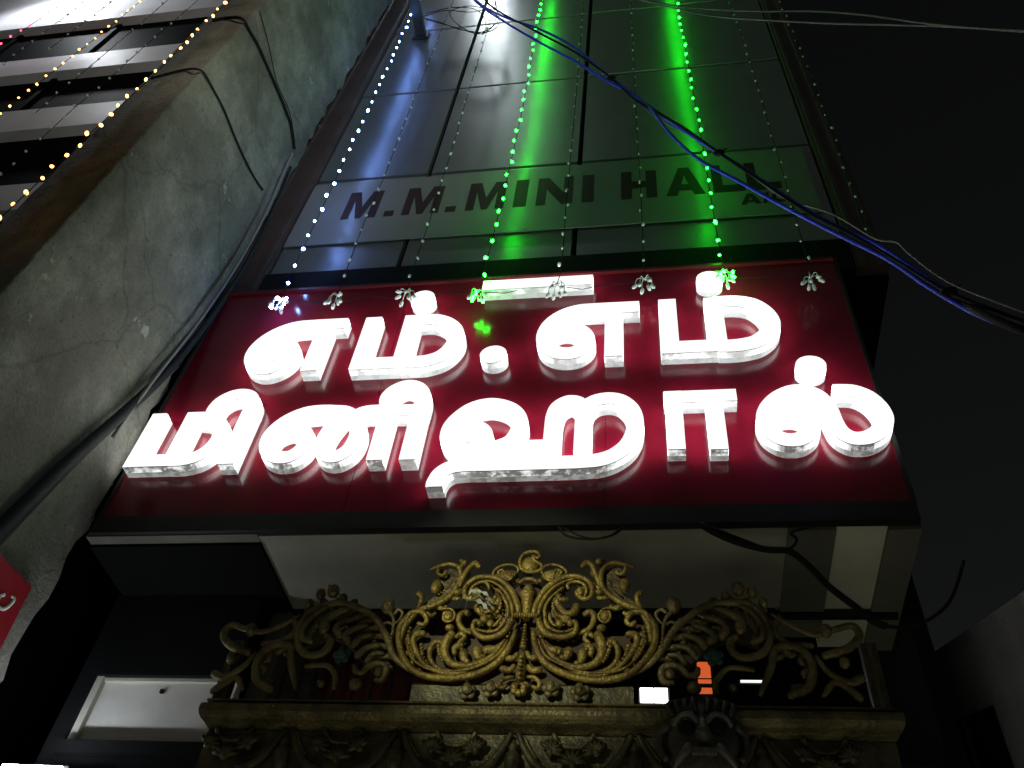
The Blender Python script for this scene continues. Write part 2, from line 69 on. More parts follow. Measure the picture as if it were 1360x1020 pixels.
ORN = {"XC":-0.6159223686196466,"st":[["scroll",[[0.0361,4.0385],[0.0382,4.0742],[0.0534,4.13],[0.0874,4.1983],[0.1425,4.2504],[0.1997,4.2705],[0.2579,4.2642],[0.2962,4.2289],[0.3065,4.1914],[0.2942,4.1518],[0.2663,4.1378],[0.2374,4.1576],[0.2366,4.1804],[0.2531,4.1831]],0.0112,0.007,0.05],["rib",[[0.0619,4.0385],[0.0675,4.0964],[0.0902,4.1525],[0.1303,4.2068],[0.1769,4.2396],[0.2198,4.2498]],0.008,0.0038,0.055],["rib",[[0.0867,4.0385],[0.0901,4.0908],[0.1077,4.1383],[0.1364,4.1809],[0.1686,4.2094]],0.0074,0.0032,0.05],["rib",[[0.1934,4.1892],[0.1909,4.2151],[0.2107,4.2353],[0.2443,4.2368],[0.2727,4.2146],[0.283,4.183],[0.2704,4.1586]],0.007,0.0048,0.055],["scroll",[[0.0574,4.0357],[0.0699,3.9871],[0.0978,3.9489],[0.1404,3.9265],[0.1861,3.9252],[0.2262,3.9478],[0.2397,3.9795],[0.2286,4.0089],[0.2067,4.0008]],0.0117,0.0071,0.06],["rib",[[0.0889,4.033],[0.1044,3.9925],[0.1314,3.966],[0.1665,3.9544],[0.2028,3.9609],[0.2275,3.9758]],0.0082,0.0041,0.06],["rib",[[0.1097,4.0631],[0.1215,4.0195],[0.1438,3.9937],[0.1595,4.0034]],0.0067,0.0052,0.05],["leaf",[[0.1458,4.1665],[0.1431,4.1241],[0.1602,4.0851],[0.194,4.062],[0.2216,4.0729],[0.2337,4.1005]],0.0078,0.012,0.045],["leaf",[[0.1478,4.1637],[0.1603,4.1325],[0.1885,4.1353]],0.0048,0.009,0.055],["hook",[[0.2486,3.9584],[0.2891,3.9812],[0.3121,4.017],[0.314,4.0576],[0.296,4.074],[0.2739,4.0674]],0.0088,0.0114,0.04],["paisley",[[0.4263,4.0837],[0.3977,4.0892],[0.3608,4.0805],[0.3395,4.051],[0.3477,4.024],[0.3707,4.0133],[0.3912,4.0294],[0.3942,4.0603],[0.3839,4.0739]],0.0046,0.0057,0.05],["scroll",[[0.5764,3.9131],[0.5716,3.983],[0.5537,4.0387],[0.5218,4.0836],[0.4532,4.1167],[0.3926,4.1615],[0.3544,4.217],[0.343,4.284],[0.3626,4.3362],[0.406,4.3568],[0.4543,4.3502],[0.5021,4.3311]],0.0128,0.0069,0.04],["horn",[[0.3426,4.2142],[0.3222,4.2901],[0.3019,4.341],[0.277,4.3612],[0.2556,4.3415]],0.0082,0.0098,0.045],["curl",[[0.46,4.3393],[0.4598,4.3037],[0.4373,4.2844],[0.4182,4.2964],[0.4253,4.3117]],0.0075,0.0054,0.045],["leaf",[[0.5444,4.1789],[0.5209,4.1666],[0.5143,4.1315],[0.5288,4.0901]],0.0099,0.0057,0.045],["curl",[[0.5738,4.0147],[0.5496,4.0602],[0.5079,4.0683],[0.4757,4.0467],[0.4686,4.0145],[0.4843,3.9976],[0.5061,4.0093]],0.0103,0.0082,0.05],["paisley",[[0.0567,4.3014],[0.0685,4.3332],[0.1084,4.3431],[0.1544,4.3275],[0.1802,4.2973],[0.1658,4.2708],[0.1422,4.2769],[0.1538,4.2976],[0.1344,4.3145],[0.1219,4.2919],[0.1096,4.2494],[0.0837,4.2614],[0.0619,4.2972]],0.0065,0.006,0.05],["scroll",[[0.0393,3.9716],[0.0579,3.8957],[0.0982,3.8189],[0.1709,3.7599],[0.2698,3.7286],[0.3761,3.7235],[0.4673,3.7491],[0.5405,3.8182],[0.5867,3.91],[0.596,3.9906],[0.5676,4.0473]],0.0119,0.0108,0.045],["rib",[[0.0696,3.9189],[0.107,3.8391],[0.1795,3.7863],[0.2689,3.7577],[0.3758,3.7513],[0.453,3.7759],[0.5166,3.8367],[0.5474,3.9098]],0.0054,0.0043,0.055],["stem",[[0.0835,3.9172],[0.1336,3.8387],[0.203,3.7926],[0.2771,3.7818],[0.3279,3.8069],[0.3566,3.8589],[0.3537,3.9056],[0.3404,3.9444]],0.0074,0.0173,0.05],["stem",[[0.1887,3.7809],[0.2634,3.7506],[0.3362,3.7514],[0.394,3.7845],[0.4231,3.8343],[0.4268,3.8847],[0.4007,3.9144],[0.3799,3.9032]],0.0058,0.0107,0.045],["stem",[[0.2928,3.7412],[0.3653,3.7477],[0.4377,3.785],[0.4892,3.8515],[0.5135,3.9107],[0.5052,3.9451],[0.4754,3.9475]],0.0058,0.0124,0.05],["leaf",[[0.0896,3.9173],[0.1243,3.8701],[0.1622,3.8661]],0.005,0.0143,0.045],["leaf",[[0.1675,3.8365],[0.1998,3.8308],[0.2088,3.8664]],0.0058,0.0142,0.045],["leaf",[[0.236,3.7978],[0.2613,3.8147],[0.269,3.8541]],0.0058,0.0132,0.045],["curl",[[0.2784,3.8668],[0.2962,3.901],[0.2766,3.9311],[0.2911,3.953],[0.3141,3.94]],0.0068,0.0093,0.045],["leaf",[[0.3051,3.8375],[0.3117,3.8755],[0.2926,3.8924]],0.0059,0.0109,0.045],["leaf",[[0.0189,3.8608],[0.0379,3.8296],[0.0605,3.8297]],0.0059,0.0092,0.045],["leaf",[[0.0275,3.7976],[0.0522,3.7664],[0.0793,3.7732]],0.0066,0.0099,0.045],["curl",[[0.0285,3.7358],[0.0659,3.7305],[0.0915,3.7002],[0.0769,3.6776],[0.0615,3.6878]],0.0073,0.0073,0.045],["petal",[[0.0061,3.6911],[0.0199,3.7033],[0.0319,3.6914],[0.0243,3.6753]],0.0065,0.0073,0.045],["scroll",[[0.4766,3.751],[0.5424,3.7871],[0.5985,3.8434],[0.6396,3.9135],[0.6816,3.9852],[0.7352,4.0452],[0.8002,4.0925],[0.8701,4.1198],[0.9383,4.1264],[1.0048,4.1174],[1.0562,4.0786],[1.088,4.0123],[1.0891,3.9411],[1.0593,3.8717],[1.0028,3.8416],[0.9502,3.8474],[0.9188,3.8833],[0.9185,3.9213],[0.9432,3.9418]],0.0109,0.0129,0.04],["leaf",[[0.9755,4.1038],[1.032,4.0599],[1.0649,3.9874],[1.0524,3.9263],[1.0125,3.9065]],0.0125,0.0163,0.05],["leaf",[[0.857,4.0972],[0.9223,4.0734],[0.9684,4.0319],[0.9664,3.9839]],0.007,0.0152,0.04],["leaf",[[0.8088,4.0532],[0.8739,4.0279],[0.9047,3.987],[0.8853,3.9532]],0.0063,0.0132,0.04],["leaf",[[0.7552,4.0032],[0.8203,3.9803],[0.8504,3.9415],[0.8323,3.9189]],0.0063,0.0119,0.04],["leaf",[[0.7135,3.9539],[0.773,3.9334],[0.8045,3.8965]],0.0056,0.0113,0.04],["leaf",[[0.6719,3.8958],[0.7316,3.8834],[0.7683,3.8429]],0.0056,0.0106,0.04],["leaf",[[0.6426,3.8513],[0.6914,3.8454],[0.7158,3.8146]],0.005,0.0093,0.04],["stem",[[0.6251,3.8955],[0.631,3.9798],[0.6401,4.0398],[0.6693,4.0873]],0.0045,0.0077,0.035],["curl",[[0.632,4.0063],[0.6077,4.0397],[0.6031,4.0737],[0.6237,4.0907],[0.6402,4.0736]],0.0045,0.0065,0.035],["curl",[[0.6365,4.0063],[0.6607,4.0197],[0.6887,4.0164],[0.7096,4.0398]],0.0045,0.0058,0.035],["ring",[[0.6635,3.7111],[0.6264,3.7154],[0.6117,3.7525],[0.6291,3.7861],[0.6674,3.7957],[0.7041,3.7777],[0.7239,3.7477],[0.756,3.751],[0.7684,3.7783]],0.011,0.0092,0.045],["hook",[[0.8416,3.6579],[0.8381,3.7045],[0.8577,3.7522],[0.8962,3.7814],[0.9495,3.7874],[1.0014,3.7807]],0.0091,0.0079,0.045],["hook",[[1.1037,4.0591],[1.1904,4.0023],[1.2767,3.9596],[1.373,3.9867],[1.4479,4.0027],[1.4689,3.9555],[1.4138,3.8889],[1.3112,3.8518]],0.0122,0.023,0.04],["scroll",[[1.0171,3.6614],[1.0775,3.7929],[1.1084,3.884],[1.2011,3.8923],[1.2479,3.8168],[1.2182,3.7069],[1.1426,3.6604]],0.0182,0.0227,0.04],["leaf",[[1.2666,3.8545],[1.3107,3.7731],[1.3832,3.7233],[1.4357,3.7383]],0.0116,0.0232,0.04],["leaf",[[1.2665,3.6581],[1.3271,3.7226],[1.3829,3.6878],[1.4131,3.6533]],0.0144,0.0202,0.04],["leaf",[[1.1443,4.0591],[1.1138,3.9781],[1.1651,3.9153],[1.2556,3.908]],0.0152,0.0167,0.035]],"ball":[[0.3681,4.0456,0.0196,0.0248,0.05],[0.3529,3.9814,0.0194,0.0159,0.05],[0.456,4.2221,0.0234,0.037,0.04],[0.3332,4.3582,0.0142,0.0157,0.05],[0.1907,4.0293,0.0218,0.0224,0.05],[0.2104,4.0008,0.0134,0.0161,0.06],[0.2508,4.1803,0.0181,0.0217,0.055],[0.3406,4.1867,0.0201,0.0153,0.04],[0.053,4.2463,0.0108,0.013,0.05],[0.1605,4.0023,0.0155,0.0186,0.055],[0.98,4.2078,0.036,0.0432,0.03],[1.0407,4.1899,0.0287,0.0375,0.03],[0.9193,4.166,0.0261,0.0297,0.03],[1.0845,4.1308,0.027,0.0347,0.03],[0.6821,4.1182,0.0287,0.0391,0.03],[0.9091,3.6937,0.0203,0.0215,0.04],[0.6493,3.7529,0.0183,0.0219,0.045],[0.747,3.6915,0.0264,0.0259,0.04],[1.3318,3.9755,0.0306,0.0404,0.04],[1.3817,3.818,0.0266,0.032,0.04]],"bead":[[[[0.1452,4.178],[0.1299,4.1411],[0.1237,4.1074],[0.1325,4.0741],[0.1488,4.0494],[0.1718,4.0369]],0.0048,0.0139,12],[[[0.3631,3.8106],[0.3826,3.849],[0.3919,3.8845]],0.0082,0.0107,6],[[[0.4268,3.7947],[0.4598,3.8412],[0.4726,3.8892]],0.0082,0.0107,7],[[[0.4999,3.8332],[0.5279,3.8896],[0.5436,3.9366]],0.0082,0.0115,8],[[[0.0602,3.9787],[0.0832,3.9216],[0.1201,3.8786],[0.1666,3.8533]],0.0069,0.0103,9],[[[0.3786,4.2749],[0.3818,4.2341],[0.4042,4.1995],[0.4324,4.171]],0.0043,0.0059,9],[[[0.541,3.9796],[0.5455,3.9272],[0.5275,3.8631],[0.4992,3.8189]],0.0089,0.0115,9],[[[0.627,3.9471],[0.623,3.9147],[0.6136,3.8827]],0.0076,0.0101,4],[[[0.854,3.9869],[0.8755,3.9804],[0.8788,3.9545]],0.0088,0.0101,4]],"ros":[[-0.7415,3.6749,0.0377],[-0.8442,3.6623,0.0377],[-0.4771,3.6785,0.0373],[-0.3499,3.6644,0.0402]],"grn":[[0.8424,3.8391,0.0443]],"plate_c":[[0.0548,4.0385],[0.0557,4.0964],[0.0758,4.1526],[0.1112,4.204],[0.1576,4.2385],[0.2004,4.2529],[0.1779,4.2152],[0.1511,4.1751],[0.1444,4.1185],[0.163,4.0741],[0.2084,4.0521],[0.2199,3.9928],[0.1946,3.9398],[0.1305,3.9396],[0.0822,3.9765]],"plate_s":[[0.3592,4.2169],[0.3488,4.284],[0.3675,4.3301],[0.406,4.3489],[0.4543,4.3454],[0.4612,4.3007],[0.4396,4.2598],[0.4348,4.2136],[0.4675,4.1736],[0.5089,4.1398],[0.5288,4.0901],[0.4578,4.1178],[0.3973,4.1626]],"plate_t":[[0.0641,4.3014],[0.0722,4.3283],[0.1087,4.337],[0.1536,4.3227],[0.1743,4.2974],[0.1557,4.2797],[0.1329,4.2978],[0.1219,4.2741],[0.1084,4.2535],[0.086,4.2625]]}
STR = {"blue":[[-2.564,3.28,12.202],[-2.531,3.28,10.739],[-2.531,3.28,9.965],[-2.516,3.28,9.152],[-2.503,3.28,8.309],[-2.492,3.28,7.509],[-2.481,3.28,6.712],[-2.461,3.28,6.445]],"u2":[[-2.121,3.28,12.432],[-2.098,3.28,9.071],[-2.083,3.28,8.176],[-2.089,3.28,7.367],[-2.075,3.28,6.735],[-2.068,3.28,6.461]],"u3":[[-1.584,3.28,11.807],[-1.582,3.28,9.808],[-1.571,3.28,8.437],[-1.576,3.28,8.007],[-1.574,3.28,7.42],[-1.586,3.28,6.768],[-1.582,3.28,6.449]],"g4":[[-1.059,3.28,12.2],[-1.028,3.28,9.878],[-1.038,3.28,8.253],[-1.062,3.28,7.182],[-1.082,3.28,6.549],[-1.095,3.28,6.402]],"u5":[[-0.559,3.28,11.864],[-0.554,3.28,8.938],[-0.558,3.28,7.424],[-0.557,3.28,6.557],[-0.576,3.28,6.436]],"u6":[[-0.04,3.28,11.701],[-0.026,3.28,8.833],[-0.012,3.28,7.556],[-0.009,3.28,6.439]],"g7":[[0.446,3.28,11.719],[0.468,3.28,9.6],[0.48,3.28,8.33],[0.483,3.28,7.054],[0.492,3.28,6.463]],"u8":[[0.987,3.28,11.287],[1.016,3.28,9.539],[1.017,3.28,8.067],[1.015,3.28,6.956],[1.011,3.28,6.518],[1.005,3.28,6.359]],"u9":[[1.474,3.28,11.227],[1.475,3.28,9.187],[1.454,3.28,7.917],[1.428,3.28,6.865]]}
NSTR = {"n1":[[-6.46,2.6,11.8],[-6.466,2.6,10.871],[-6.505,2.6,10.44]],"n2":[[-5.372,2.6,11.452],[-5.361,2.6,10.667],[-5.369,2.6,10.055],[-5.385,2.6,9.765],[-5.39,2.6,9.306],[-5.398,2.6,8.835],[-5.401,2.6,8.507]],"u1":[[-5.012,2.6,11.337],[-5.024,2.6,9.885],[-5.038,2.6,9.12],[-5.043,2.6,8.449]],"u2":[[-4.617,2.6,10.995],[-4.66,2.6,9.809],[-4.665,2.6,9.034],[-4.697,2.6,8.484],[-4.694,2.6,7.913],[-4.706,2.6,7.287]],"u3":[[-5.765,2.6,11.327],[-5.781,2.6,10.721],[-5.778,2.6,10.102]],"u4":[[-6.134,2.6,10.665],[-6.12,2.6,10.151],[-6.108,2.6,9.792]],"r5":[[-5.836,2.6,9.859],[-5.841,2.6,9.576]],"o6":[[-4.804,2.6,9.906],[-4.799,2.6,9.616]],"n3":[[-3.108,1.92,8.53],[-3.129,1.92,8.009],[-3.119,1.92,7.306],[-3.137,1.92,6.737],[-3.159,1.92,6.274],[-3.168,1.92,5.926],[-3.177,1.92,5.702],[-3.188,1.92,5.303]]}
PIPE = [[-2.99,2.788,3.756],[-2.99,2.86,4.063],[-2.99,2.923,4.358],[-2.99,3.0,4.689],[-2.99,3.135,5.175],[-2.99,3.282,5.781],[-2.99,3.371,6.468],[-2.99,3.406,7.196],[-2.99,3.368,7.868],[-2.99,3.294,8.483]]
GLINT = [[-2.97,3.137,4.977],[-2.97,3.18,5.527],[-2.97,3.258,6.185],[-2.97,3.306,6.969],[-2.97,3.293,7.675],[-2.97,3.231,8.25],[-2.97,3.204,8.554]]
FW1 = [[-3.035,2.062,7.555],[-3.035,2.112,7.626],[-3.035,2.257,7.683],[-3.035,2.447,7.738],[-3.035,2.666,7.758],[-3.035,2.893,7.8],[-3.035,3.054,7.846],[-3.035,3.199,7.917]]
FW1b = [[-3.387,2.085,7.534],[-3.272,2.085,7.601],[-3.157,2.085,7.642],[-3.068,2.085,7.621]]
FW2 = [[-3.035,2.066,8.569],[-3.035,2.166,8.62],[-3.035,2.306,8.693],[-3.035,2.51,8.752],[-3.035,2.728,8.81],[-3.035,2.95,8.855],[-3.035,3.074,8.868],[-3.035,3.27,8.785]]
FW2b = [[-3.348,2.085,8.7],[-3.239,2.085,8.72],[-3.063,2.085,8.633]]
FW3 = [[-3.035,2.125,8.94],[-3.035,2.394,8.914],[-3.035,2.691,8.848],[-3.035,2.995,8.926],[-3.035,3.239,8.841]]
CABLE_BLUE_A = [[-2.055,2.9,12.377],[-1.583,2.857,10.997],[-1.245,2.813,10.321],[-0.863,2.77,9.763],[-0.516,2.727,9.114],[-0.266,2.683,8.414],[0.01,2.64,7.736],[0.243,2.597,7.16],[0.444,2.553,6.695],[0.617,2.51,6.28],[0.795,2.467,5.841],[0.925,2.423,5.541],[1.059,2.38,5.284],[1.151,2.337,5.003],[1.209,2.293,4.781],[1.272,2.25,4.555]]
CABLE_BLUE_B = [[-2.164,2.86,12.566],[-1.557,2.821,10.833],[-1.186,2.782,10.048],[-0.796,2.744,9.304],[-0.501,2.705,8.756],[-0.263,2.666,8.238],[-0.041,2.627,7.807],[0.068,2.588,7.48],[0.195,2.549,6.937],[0.342,2.511,6.501],[0.521,2.472,6.153],[0.678,2.433,5.829],[0.846,2.394,5.503],[0.942,2.355,5.291],[1.052,2.316,5.06],[1.148,2.278,4.781],[1.237,2.239,4.553],[1.28,2.2,4.429]]
CABLE_BLACK = [[-1.99,2.88,12.571],[-1.427,2.826,10.76],[-0.933,2.771,9.787],[-0.491,2.717,8.948],[-0.195,2.663,8.215],[-0.016,2.609,7.656],[0.262,2.554,7.065],[0.453,2.5,6.556],[0.633,2.446,6.087],[0.812,2.391,5.625],[0.971,2.337,5.284],[1.088,2.283,4.963],[1.185,2.229,4.675],[1.321,2.174,4.429],[1.439,2.12,4.214]]
FADE_COVER = [[1.218,2.27,4.689],[1.239,2.228,4.567],[1.256,2.185,4.449],[1.295,2.143,4.324],[1.372,2.1,4.172]]
CABLE_THIN = [[-1.077,2.83,10.196],[-0.534,2.774,9.144],[-0.097,2.718,8.129],[0.106,2.662,7.48],[0.393,2.605,6.912],[0.624,2.549,6.327],[0.755,2.493,5.949],[0.902,2.437,5.713],[0.953,2.381,5.523],[1.044,2.325,5.242],[1.09,2.268,5.121],[1.09,2.212,4.953],[1.163,2.156,4.64],[1.332,2.1,4.35]]
WIRE_A = [[-0.137,2.4,9.302],[0.214,2.375,8.873],[0.535,2.35,8.577],[0.888,2.325,8.344],[1.222,2.3,8.167],[1.521,2.275,7.926],[1.78,2.25,7.633],[2.025,2.225,7.397],[2.331,2.2,7.175]]
WIRE_B = [[-0.077,2.45,9.403],[0.272,2.417,8.897],[0.585,2.384,8.501],[0.927,2.351,8.223],[1.289,2.319,7.961],[1.626,2.286,7.74],[1.972,2.253,7.505],[2.345,2.22,7.203]]
COIL = [[[-2.428,3.3,12.118],[-2.198,3.3,12.254],[-1.865,3.3,12.101],[-1.604,3.3,12.123],[-1.511,3.3,11.65],[-1.689,3.3,11.375],[-1.998,3.3,11.793],[-2.104,3.3,12.225],[-1.92,3.3,12.325],[-1.643,3.3,12.084],[-1.481,3.3,11.69],[-1.566,3.3,11.386],[-1.875,3.3,11.519],[-2.234,3.3,11.91],[-2.419,3.3,12.065]],[[-2.408,3.3,12.214],[-2.119,3.3,12.334],[-1.832,3.3,12.193],[-1.642,3.3,11.689],[-1.644,3.3,11.339],[-2.026,3.3,11.68],[-2.372,3.3,12.001]],[[-1.653,3.3,12.588],[-1.55,3.3,12.03],[-1.559,3.3,11.476],[-1.641,3.3,11.316]]]
LOWCAB = [[0.21,3.38,4.483],[0.276,3.38,4.426],[0.391,3.38,4.361],[0.506,3.38,4.323],[0.598,3.38,4.313],[0.675,3.38,4.226],[0.738,3.38,4.119],[0.828,3.38,4.012],[0.895,3.38,3.932],[0.939,3.38,3.91]]
LOWCAB2 = [[0.261,3.37,4.455],[0.392,3.37,4.379],[0.537,3.37,4.31],[0.605,3.37,4.322],[0.64,3.37,4.375],[0.618,3.37,4.411],[0.708,3.37,4.446]]
LOWCAB3 = [[-0.47,3.37,4.47],[-0.431,3.37,4.417],[-0.31,3.37,4.392],[-0.203,3.37,4.418],[-0.156,3.37,4.464]]
LOWCAB4 = [[-0.448,3.37,4.465],[-0.347,3.37,4.406],[-0.238,3.37,4.4],[-0.177,3.37,4.45]]
LOWCAB5 = [[0.939,3.38,3.91],[1.019,3.38,3.906],[1.118,3.38,3.947],[1.214,3.38,4.029],[1.284,3.38,4.146],[1.333,3.38,4.248]]

# ------------------------------------------------------------------ materials
def mat(name, col, rough=0.6, metal=0.0, var=0.0, scale=6.0, col2=None, bump=0.0, bscale=40.0, coat=0.0, spec=0.5, detail=6.0):
    m = bpy.data.materials.new(name)
    m.use_nodes = True
    nt = m.node_tree
    b = nt.nodes['Principled BSDF']
    b.inputs['Base Color'].default_value = (*col, 1)
    b.inputs['Roughness'].default_value = rough
    b.inputs['Metallic'].default_value = metal
    b.inputs['Specular IOR Level'].default_value = spec
    b.inputs['Coat Weight'].default_value = coat
    b.inputs['Coat Roughness'].default_value = 0.06
    tc = nt.nodes.new('ShaderNodeTexCoord')
    if var > 0 or col2:
        n = nt.nodes.new('ShaderNodeTexNoise')
        n.inputs['Scale'].default_value = scale
        n.inputs['Detail'].default_value = detail
        n.inputs['Roughness'].default_value = 0.65
        nt.links.new(tc.outputs['Object'], n.inputs['Vector'])
        cr = nt.nodes.new('ShaderNodeValToRGB')
        c2 = col2 or tuple(c * (1 - var) for c in col)
        c1 = col if col2 else tuple(min(1, c * (1 + var)) for c in col)
        cr.color_ramp.elements[0].position = 0.36
        cr.color_ramp.elements[0].color = (*c2, 1)
        cr.color_ramp.elements[1].position = 0.64
        cr.color_ramp.elements[1].color = (*c1, 1)
        nt.links.new(n.outputs['Fac'], cr.inputs[0])
        nt.links.new(cr.outputs[0], b.inputs['Base Color'])
        mr = nt.nodes.new('ShaderNodeMapRange')
        mr.inputs['To Min'].default_value = min(1, rough * 1.2)
        mr.inputs['To Max'].default_value = rough * 0.8
        nt.links.new(n.outputs['Fac'], mr.inputs['Value'])
        nt.links.new(mr.outputs[0], b.inputs['Roughness'])
    if bump > 0:
        n2 = nt.nodes.new('ShaderNodeTexNoise')
        n2.inputs['Scale'].default_value = bscale
        n2.inputs['Detail'].default_value = 5
        nt.links.new(tc.outputs['Object'], n2.inputs['Vector'])
        bp = nt.nodes.new('ShaderNodeBump')
        bp.inputs['Strength'].default_value = bump
        bp.inputs['Distance'].default_value = 0.02
        nt.links.new(n2.outputs['Fac'], bp.inputs['Height'])
        nt.links.new(bp.outputs[0], b.inputs['Normal'])
    return m

def emit(name, col, strength, base=(0.8, 0.8, 0.8), dirt=None, under=None, over=None):
    m = bpy.data.materials.new(name)
    m.use_nodes = True
    nt = m.node_tree
    b = nt.nodes['Principled BSDF']
    b.inputs['Base Color'].default_value = (*base, 1)
    b.inputs['Roughness'].default_value = 0.35
    b.inputs['Emission Color'].default_value = (*col, 1)
    b.inputs['Emission Strength'].default_value = strength
    if dirt:
        lo, scale, thr = dirt
        tc = nt.nodes.new('ShaderNodeTexCoord')
        n = nt.nodes.new('ShaderNodeTexNoise')
        n.inputs['Scale'].default_value = scale
        n.inputs['Detail'].default_value = 8
        n.inputs['Roughness'].default_value = 0.75
        nt.links.new(tc.outputs['Object'], n.inputs['Vector'])
        mr = nt.nodes.new('ShaderNodeMapRange')
        mr.inputs['From Min'].default_value = thr
        mr.inputs['From Max'].default_value = thr + 0.12
        mr.inputs['To Min'].default_value = lo * strength
        mr.inputs['To Max'].default_value = strength
        nt.links.new(n.outputs['Fac'], mr.inputs['Value'])
        out = mr.outputs[0]
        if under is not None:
            # blotchy grime on faces that look down, also dimmed to cut the glow
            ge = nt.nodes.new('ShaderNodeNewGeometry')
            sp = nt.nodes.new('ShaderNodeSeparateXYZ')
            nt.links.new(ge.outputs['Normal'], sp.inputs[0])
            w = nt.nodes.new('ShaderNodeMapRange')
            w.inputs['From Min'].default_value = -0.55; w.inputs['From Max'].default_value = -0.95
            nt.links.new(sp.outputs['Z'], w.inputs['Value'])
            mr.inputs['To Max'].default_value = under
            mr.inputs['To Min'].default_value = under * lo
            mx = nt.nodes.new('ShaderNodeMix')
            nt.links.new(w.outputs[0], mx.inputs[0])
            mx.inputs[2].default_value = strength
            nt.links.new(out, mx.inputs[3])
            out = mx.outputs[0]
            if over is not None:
                # upper faces, unseen from below, overdriven to light the red panel
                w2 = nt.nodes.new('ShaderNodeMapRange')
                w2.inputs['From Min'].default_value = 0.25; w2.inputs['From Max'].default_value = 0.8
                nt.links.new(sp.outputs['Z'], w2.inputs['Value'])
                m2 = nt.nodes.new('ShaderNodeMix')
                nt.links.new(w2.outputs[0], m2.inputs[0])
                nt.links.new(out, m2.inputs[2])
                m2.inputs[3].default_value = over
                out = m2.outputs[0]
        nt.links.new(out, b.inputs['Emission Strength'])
    return m

M = {}
M['red'] = mat('red_acrylic_panel', (0.21, 0.007, 0.022), 0.17, var=0.22, scale=2.2, spec=0.42, bump=0.035, bscale=2.2)
M['redtrim'] = mat('red_trim', (0.10, 0.004, 0.007), 0.4, var=0.3, scale=4)
M['black'] = mat('black_metal_frame', (0.012, 0.012, 0.013), 0.45, var=0.3, scale=9)
M['face'] = emit('lit_letter_face', (0.96, 1.0, 0.985), 1.15)
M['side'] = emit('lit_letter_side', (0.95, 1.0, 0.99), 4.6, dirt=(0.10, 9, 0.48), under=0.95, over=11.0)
M['ret'] = emit('letter_return', (0.92, 1.0, 0.98), 0.75, base=(0.5, 0.53, 0.53), dirt=(0.35, 14, 0.42), under=0.30)  # grey return given its own glow to light the panel near it
M['edge'] = mat('letter_edge_trim', (0.28, 0.29, 0.29), 0.6)
M['clad'] = mat('grey_cladding', (0.31, 0.33, 0.34), 0.36, metal=0.8, var=0.07, scale=1.3, detail=5, bump=0.06, bscale=1.6)
M['joint'] = mat('dark_joint', (0.008, 0.0085, 0.009), 0.9, spec=0.03)
M['brown'] = mat('brown_trim', (0.085, 0.058, 0.056), 0.4, var=0.2, scale=3)
M['banner'] = mat('pale_vinyl_banner', (0.23, 0.245, 0.24), 0.30, var=0.04, scale=0.8, detail=2)
M['print'] = mat('dark_maroon_print', (0.045, 0.022, 0.022), 0.6, spec=0.15)
M['dark'] = mat('dark_painted_wall', (0.013, 0.014, 0.0155), 0.7, var=0.3, scale=2, spec=0.08)
M['ceil'] = mat('soffit_plaster', (0.30, 0.305, 0.26), 0.8, var=0.14, scale=1.8, bump=0.1, bscale=14)
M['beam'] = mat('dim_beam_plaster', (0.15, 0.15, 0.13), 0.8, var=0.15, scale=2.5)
M['pale'] = mat('pale_plaster', (0.62, 0.63, 0.54), 0.75, var=0.1, scale=2)
M['gold'] = mat('gold_paint', (0.37, 0.285, 0.068), 0.40, metal=0.4, col2=(0.12, 0.078, 0.022), scale=11, bump=0.45, bscale=75)
M['bronze'] = mat('dull_bronze_paint', (0.14, 0.13, 0.06), 0.45, metal=0.25, col2=(0.05, 0.045, 0.028), scale=12, bump=0.3, bscale=50)
M['oldgold'] = mat('weathered_gold_paint', (0.20, 0.17, 0.07), 0.42, metal=0.3, col2=(0.07, 0.055, 0.025), scale=9, bump=0.5, bscale=50)
M['winggold'] = mat('lightened_wing_gold_paint', (0.33, 0.275, 0.115), 0.40, metal=0.35, col2=(0.13, 0.10, 0.045), scale=9, bump=0.5, bscale=60)  # wings lightened in the colour, since little lamp light reaches them
M['recess_shade'] = mat('brown_ground_with_shade', (0.055, 0.034, 0.014), 0.6, var=0.4, scale=12)  # brown ground darkened further to deepen the recesses like shade
M['verd'] = mat('green_painted_rosette', (0.03, 0.095, 0.085), 0.55, var=0.35, scale=25)
M['mask'] = mat('dark_mask_paint', (0.06, 0.056, 0.045), 0.42, var=0.4, scale=18, bump=0.3, bscale=40)
M['ivory'] = mat('ivory_tusk_paint', (0.13, 0.128, 0.108), 0.45, var=0.2, scale=20)
M['wire'] = mat('black_wire', (0.010, 0.010, 0.011), 0.75, spec=0.2)
M['pipe'] = mat('black_rubber_pipe', (0.006, 0.007, 0.008), 0.7, var=0.3, scale=30)
M['greywire'] = mat('grey_wire', (0.22, 0.21, 0.21), 0.6)
M['bluewire'] = mat('blue_cable_sheath', (0.03, 0.07, 1.0), 0.6, var=0.15, scale=5)
M['clear'] = mat('clear_bulb_cap', (0.75, 0.8, 0.77), 0.15, var=0.2, scale=30)
M['plastic'] = mat('crumpled_plastic', (0.5, 0.55, 0.48), 0.3, var=0.2, scale=30)
M['asphalt'] = mat('dusty_concrete_paving', (0.34, 0.33, 0.28), 0.9, var=0.2, scale=3, bump=0.3)
M['poster'] = mat('red_painted_board', (0.42, 0.012, 0.03), 0.55, var=0.1, scale=8)
M['white'] = mat('white_paint', (0.84, 0.84, 0.80), 0.6, var=0.05)
M['nband'] = mat('white_spandrel', (0.60, 0.60, 0.62), 0.55, var=0.12, scale=0.9)
M['ndark'] = mat('dark_glazing', (0.003, 0.003, 0.004), 0.6, spec=0.02)
M['bar'] = mat('black_grille', (0.010, 0.010, 0.011), 0.5)
